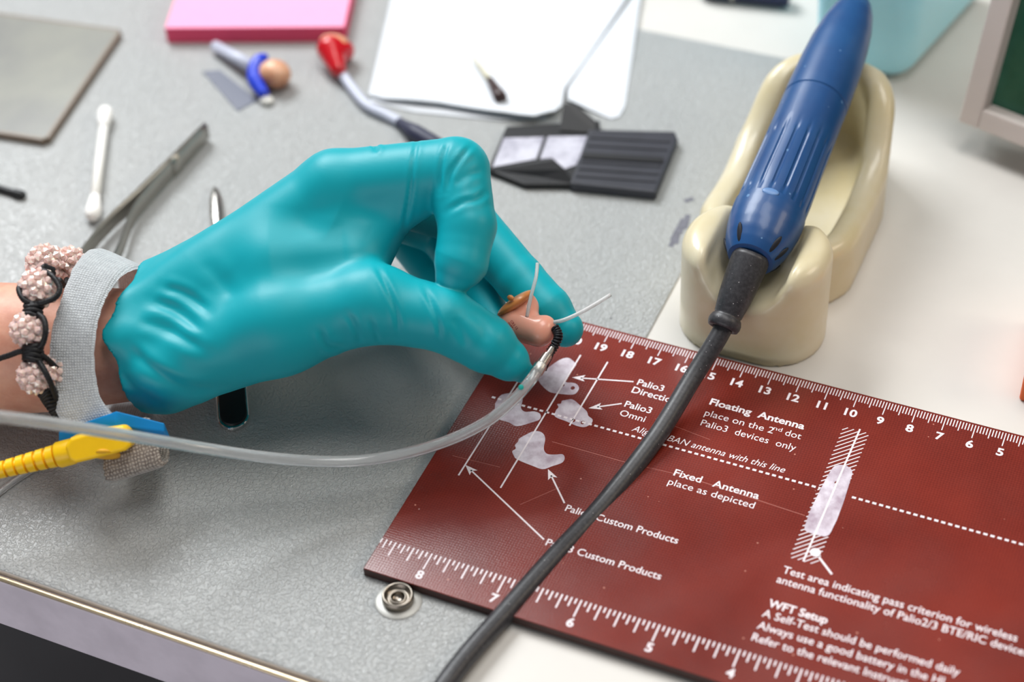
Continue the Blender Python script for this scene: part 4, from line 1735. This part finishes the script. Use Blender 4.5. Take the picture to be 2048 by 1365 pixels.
nb = thing('fine_brush', 'tiny dark brown hub with a pale needle lying on the paper towel', 'brush', at(975, 160, 0))
ZT = PADZ + 0.30
g = Geo()
a, b = at(1003, 198, ZT + .2), at(980, 160, ZT + .16)
d = unit(b - a)
g.add(*lathe([(0.0, 0), (0.24, 0.02), (0.27, 0.1), (0.26, 0.4), (0.2, 0.8), (0.15, np.linalg.norm(b - a)), (0.0, np.linalg.norm(b - a))], a, d, 20, False))
g.build('hub', MT['hub'], nb)
g = Geo()
g.add(*tube([b, at(972, 149, ZT + .15), at(945, 112, ZT + .12)], np.array([0.13, 0.09, 0.05]), 10))
g.build('needle', MT['bristle'], nb)

# ================================================================== BLACK FOLDED CASE
bc = thing('folded_case', 'black folded plastic case with ribbed panel and white labels beside the towel', 'case', at(1160, 310, PADZ))


def quad(px4, z0, z1=None):
    return [at(x, y, z0) for x, y in px4]


g = Geo()
pan = [(1178, 258), (1350, 262), (1356, 276), (1312, 384), (1140, 366)]
top = [at(x, y, PADZ + .45) for x, y in pan]
g.add(*prism(top, (0, 0, -0.44)))
bevel(g.build('ribbed_panel', MT['slate'], bc, smooth=False), 0.08, 2)
g = Geo()
for k in (0.12, 0.27, 0.48, 0.58, 0.72, 0.86):
    a = np.array((1184, 262)) * (1 - k) + np.array((1146, 366)) * k
    b = np.array((1344, 270)) * (1 - k) + np.array((1306, 378)) * k
    A, B = at(*a, PADZ + .46), at(*b, PADZ + .46)
    d = unit(B - A)
    n_ = np.array([-d[1], d[0], 0])
    ww = 0.16 if k == 0.48 else 0.07
    g = Geo()
    g.add(*box((A + B) / 2, (B - A) / 2, n_ * ww, (0, 0, 0.05)))
    if k == 0.48:
        g.build('dark_stripe', MT['black'], bc, smooth=False)
    else:
        bevel(g.build('rib', MT['slate'], bc, smooth=False), 0.03, 2)
g = Geo()
pan = [(1012, 252), (1200, 240), (1200, 262), (1150, 368), (1050, 368), (975, 338)]
g.add(*prism([at(x, y, PADZ + .3) for x, y in pan], (0, 0, -0.29)))
bevel(g.build('printed_panel', MT['black'], bc, smooth=False), 0.06, 2)
for pl in ([(1008, 276), (1088, 274), (1072, 318), (985, 334)], [(1096, 273), (1178, 272), (1152, 330), (1128, 338), (1104, 316), (1080, 318)]):
    g = Geo()
    g.add(*prism([at(x, y, PADZ + .325) for x, y in pl], (0, 0, -0.025)))
    g.build('white_label', MT['label'], bc, smooth=False)
# raised flap at the back, folded flap at the front
g = Geo()
A = [at(1118, 262, PADZ + .35), at(1196, 268, PADZ + .35)]
Bk = [at(1127, 206, PADZ + .9), at(1150, 206, PADZ + .9), at(1190, 240, PADZ + .6)]
g.add(*prism([A[0], A[1], Bk[2], Bk[1], Bk[0]], (0, 0.05, -0.12)))
bevel(g.build('raised_flap', MT['black'], bc, smooth=False), 0.04, 2)
g = Geo()
q = [at(978, 340, PADZ + .32), at(1105, 318, PADZ + .75), at(1128, 338, PADZ + .6), at(1150, 368, PADZ + .3), at(1050, 366, PADZ + .1), at(985, 352, PADZ + .1)]
g.add(*prism(q, (0, 0.12, -0.1)))
bevel(g.build('front_flap', MT['black'], bc, smooth=False), 0.04, 2)

# ================================================================== CYAN CONTAINER, MONITOR, ORANGE BLOCK, PEN
bm = bmesh.new()
A, B = at(1606, 128, DTOP), at(1808, 176, DTOP)
d = unit(B - A)
n_ = np.array([-d[1], d[0], 0])
sd = unit(n_ + d * 0.15)
cyc = thing('cyan_container', 'cyan translucent plastic container behind the cream stand', 'container', (A + B) / 2)
g = Geo()
hgt = 10.0
base = [A + d * .2, B, B + sd * 8, A + sd * 8]
topp = [p + (0, 0, hgt) + ((p - (A + B) / 2 - sd * 4) * 0.10) for p in base]
g.add(base + topp, [[3, 2, 1, 0], [0, 1, 5, 4], [1, 2, 6, 5], [2, 3, 7, 6], [3, 0, 4, 7]])
g.add([p * 1.0 for p in topp], [[0, 1, 2, 3]])
o = obj('tub', g.v[:8], [[3, 2, 1, 0], [0, 1, 5, 4], [1, 2, 6, 5], [2, 3, 7, 6], [3, 0, 4, 7], [4, 5, 6, 7]], MT['cyan'], cyc)
bevel(o, 1.0, 6)
g = Geo()
lp = [p + (0, 0, 0.1) for p in topp]
cen = sum(lp) / 4
out = [cen + (p - cen) * 1.06 for p in lp]
g.add(*prism([p + (0, 0, .8) for p in out], (0, 0, -0.8)))
bevel(g.build('lid', MT['cyan'], cyc, smooth=False), 0.3, 3)

# framed screen standing at the right, lower corner just above the desk
S0 = at(1915, 243, 0.9)
mon = thing('framed_screen', 'small framed screen with pale bezel and dark green panel at the upper right', 'screen', (S0[0] + 8, S0[1], DTOP))
sx_ = unit(at(2048, 296, 0.9) - S0)
sx_ = unit(np.array([sx_[0], sx_[1], 0]))
nb_ = np.array([-sx_[1], sx_[0], 0])
su = unit(np.array([0, 0, 1.0]) + nb_ * 0.24)
sn = unit(np.cross(sx_, su))
WS, HS = 20.0, 15.0
bw, bt = 0.86, 1.1


def fbar(x0, x1, y0, y1, t0, t1):
    c = S0 + sx_ * (x0 + x1) / 2 + su * (y0 + y1) / 2 - sn * (t0 + t1) / 2
    return box(c, sx_ * (x1 - x0) / 2, su * (y1 - y0) / 2, -sn * (t1 - t0) / 2)


for q in ((0, bw, 0, HS), (WS - bw, WS, 0, HS), (bw, WS - bw, 0, bw), (bw, WS - bw, HS - bw, HS)):
    g = Geo()
    g.add(*fbar(*q, 0, bt))
    bevel(g.build('bezel_bar', MT['bezel'], mon, smooth=False), 0.09, 2)
g = Geo()
g.add(*fbar(bw, WS - bw, bw, HS - bw, 0.75, 0.9))
g.build('screen_panel', MT['screen'], mon, smooth=False)
g = Geo()
g.add(*fbar(0.5, WS - .5, 0.5, HS - .5, bt, bt + 1.2))
bevel(g.build('back_housing', MT['bezel'], mon, smooth=False), 0.3, 3)
g = Geo()
fc = S0 + sx_ * 10 + nb_ * 2.2
g.add(*aabox(fc[0] - 4, fc[0] + 4, fc[1] - .4, fc[1] + 4, DTOP, DTOP + .5))
g.add(*box(fc + nb_ * 1.2 + (0, 0, 1.2 - fc[2] + DTOP + .4), (1.4, 0, 0), (0, .5, 0), (0, 0, 1.9)))
bevel(g.build('foot', MT['bezel'], mon, smooth=False), 0.15, 2)

g = Geo()
oc = at(2037, 802, DTOP)
ed = unit(at(2080, 812, DTOP) - oc)
ed = np.array([ed[0], ed[1], 0])
en = np.array([-ed[1], ed[0], 0])
g.add(*prism([oc + (0, 0, 2.6), oc + ed * 5 + (0, 0, 2.6), oc + ed * 5 + en * 4 + (0, 0, 2.6), oc + en * 4 + (0, 0, 2.6)], (0, 0, -2.6)))
tag(bevel(g.build('orange_box', MT['orange'], smooth=False), 0.1, 3), 'orange box at the right edge behind the red board', 'box')

pn = thing('marker_pen', 'dark navy pen lying at the far top of the white desk', 'pen', at(1490, -8, DTOP))
a, b = at(1400, -26, DTOP + .5), at(1580, -8, DTOP + .5)
L_ = np.linalg.norm(b - a)
g = Geo()
g.add(*lathe([(0.0, 0), (0.3, 0.05), (0.45, 0.4), (0.48, 1), (0.48, L_ - .1), (0.4, L_), (0, L_)], a, b - a, 24, False))
g.build('barrel', MT['navy_pen'], pn, sharp=40)
g = Geo()
g.add(*lathe([(0.49, 0), (0.49, 0.2)], a + unit(b - a) * 1.4, b - a, 24, False))
g.build('ring', MT['steel'], pn)
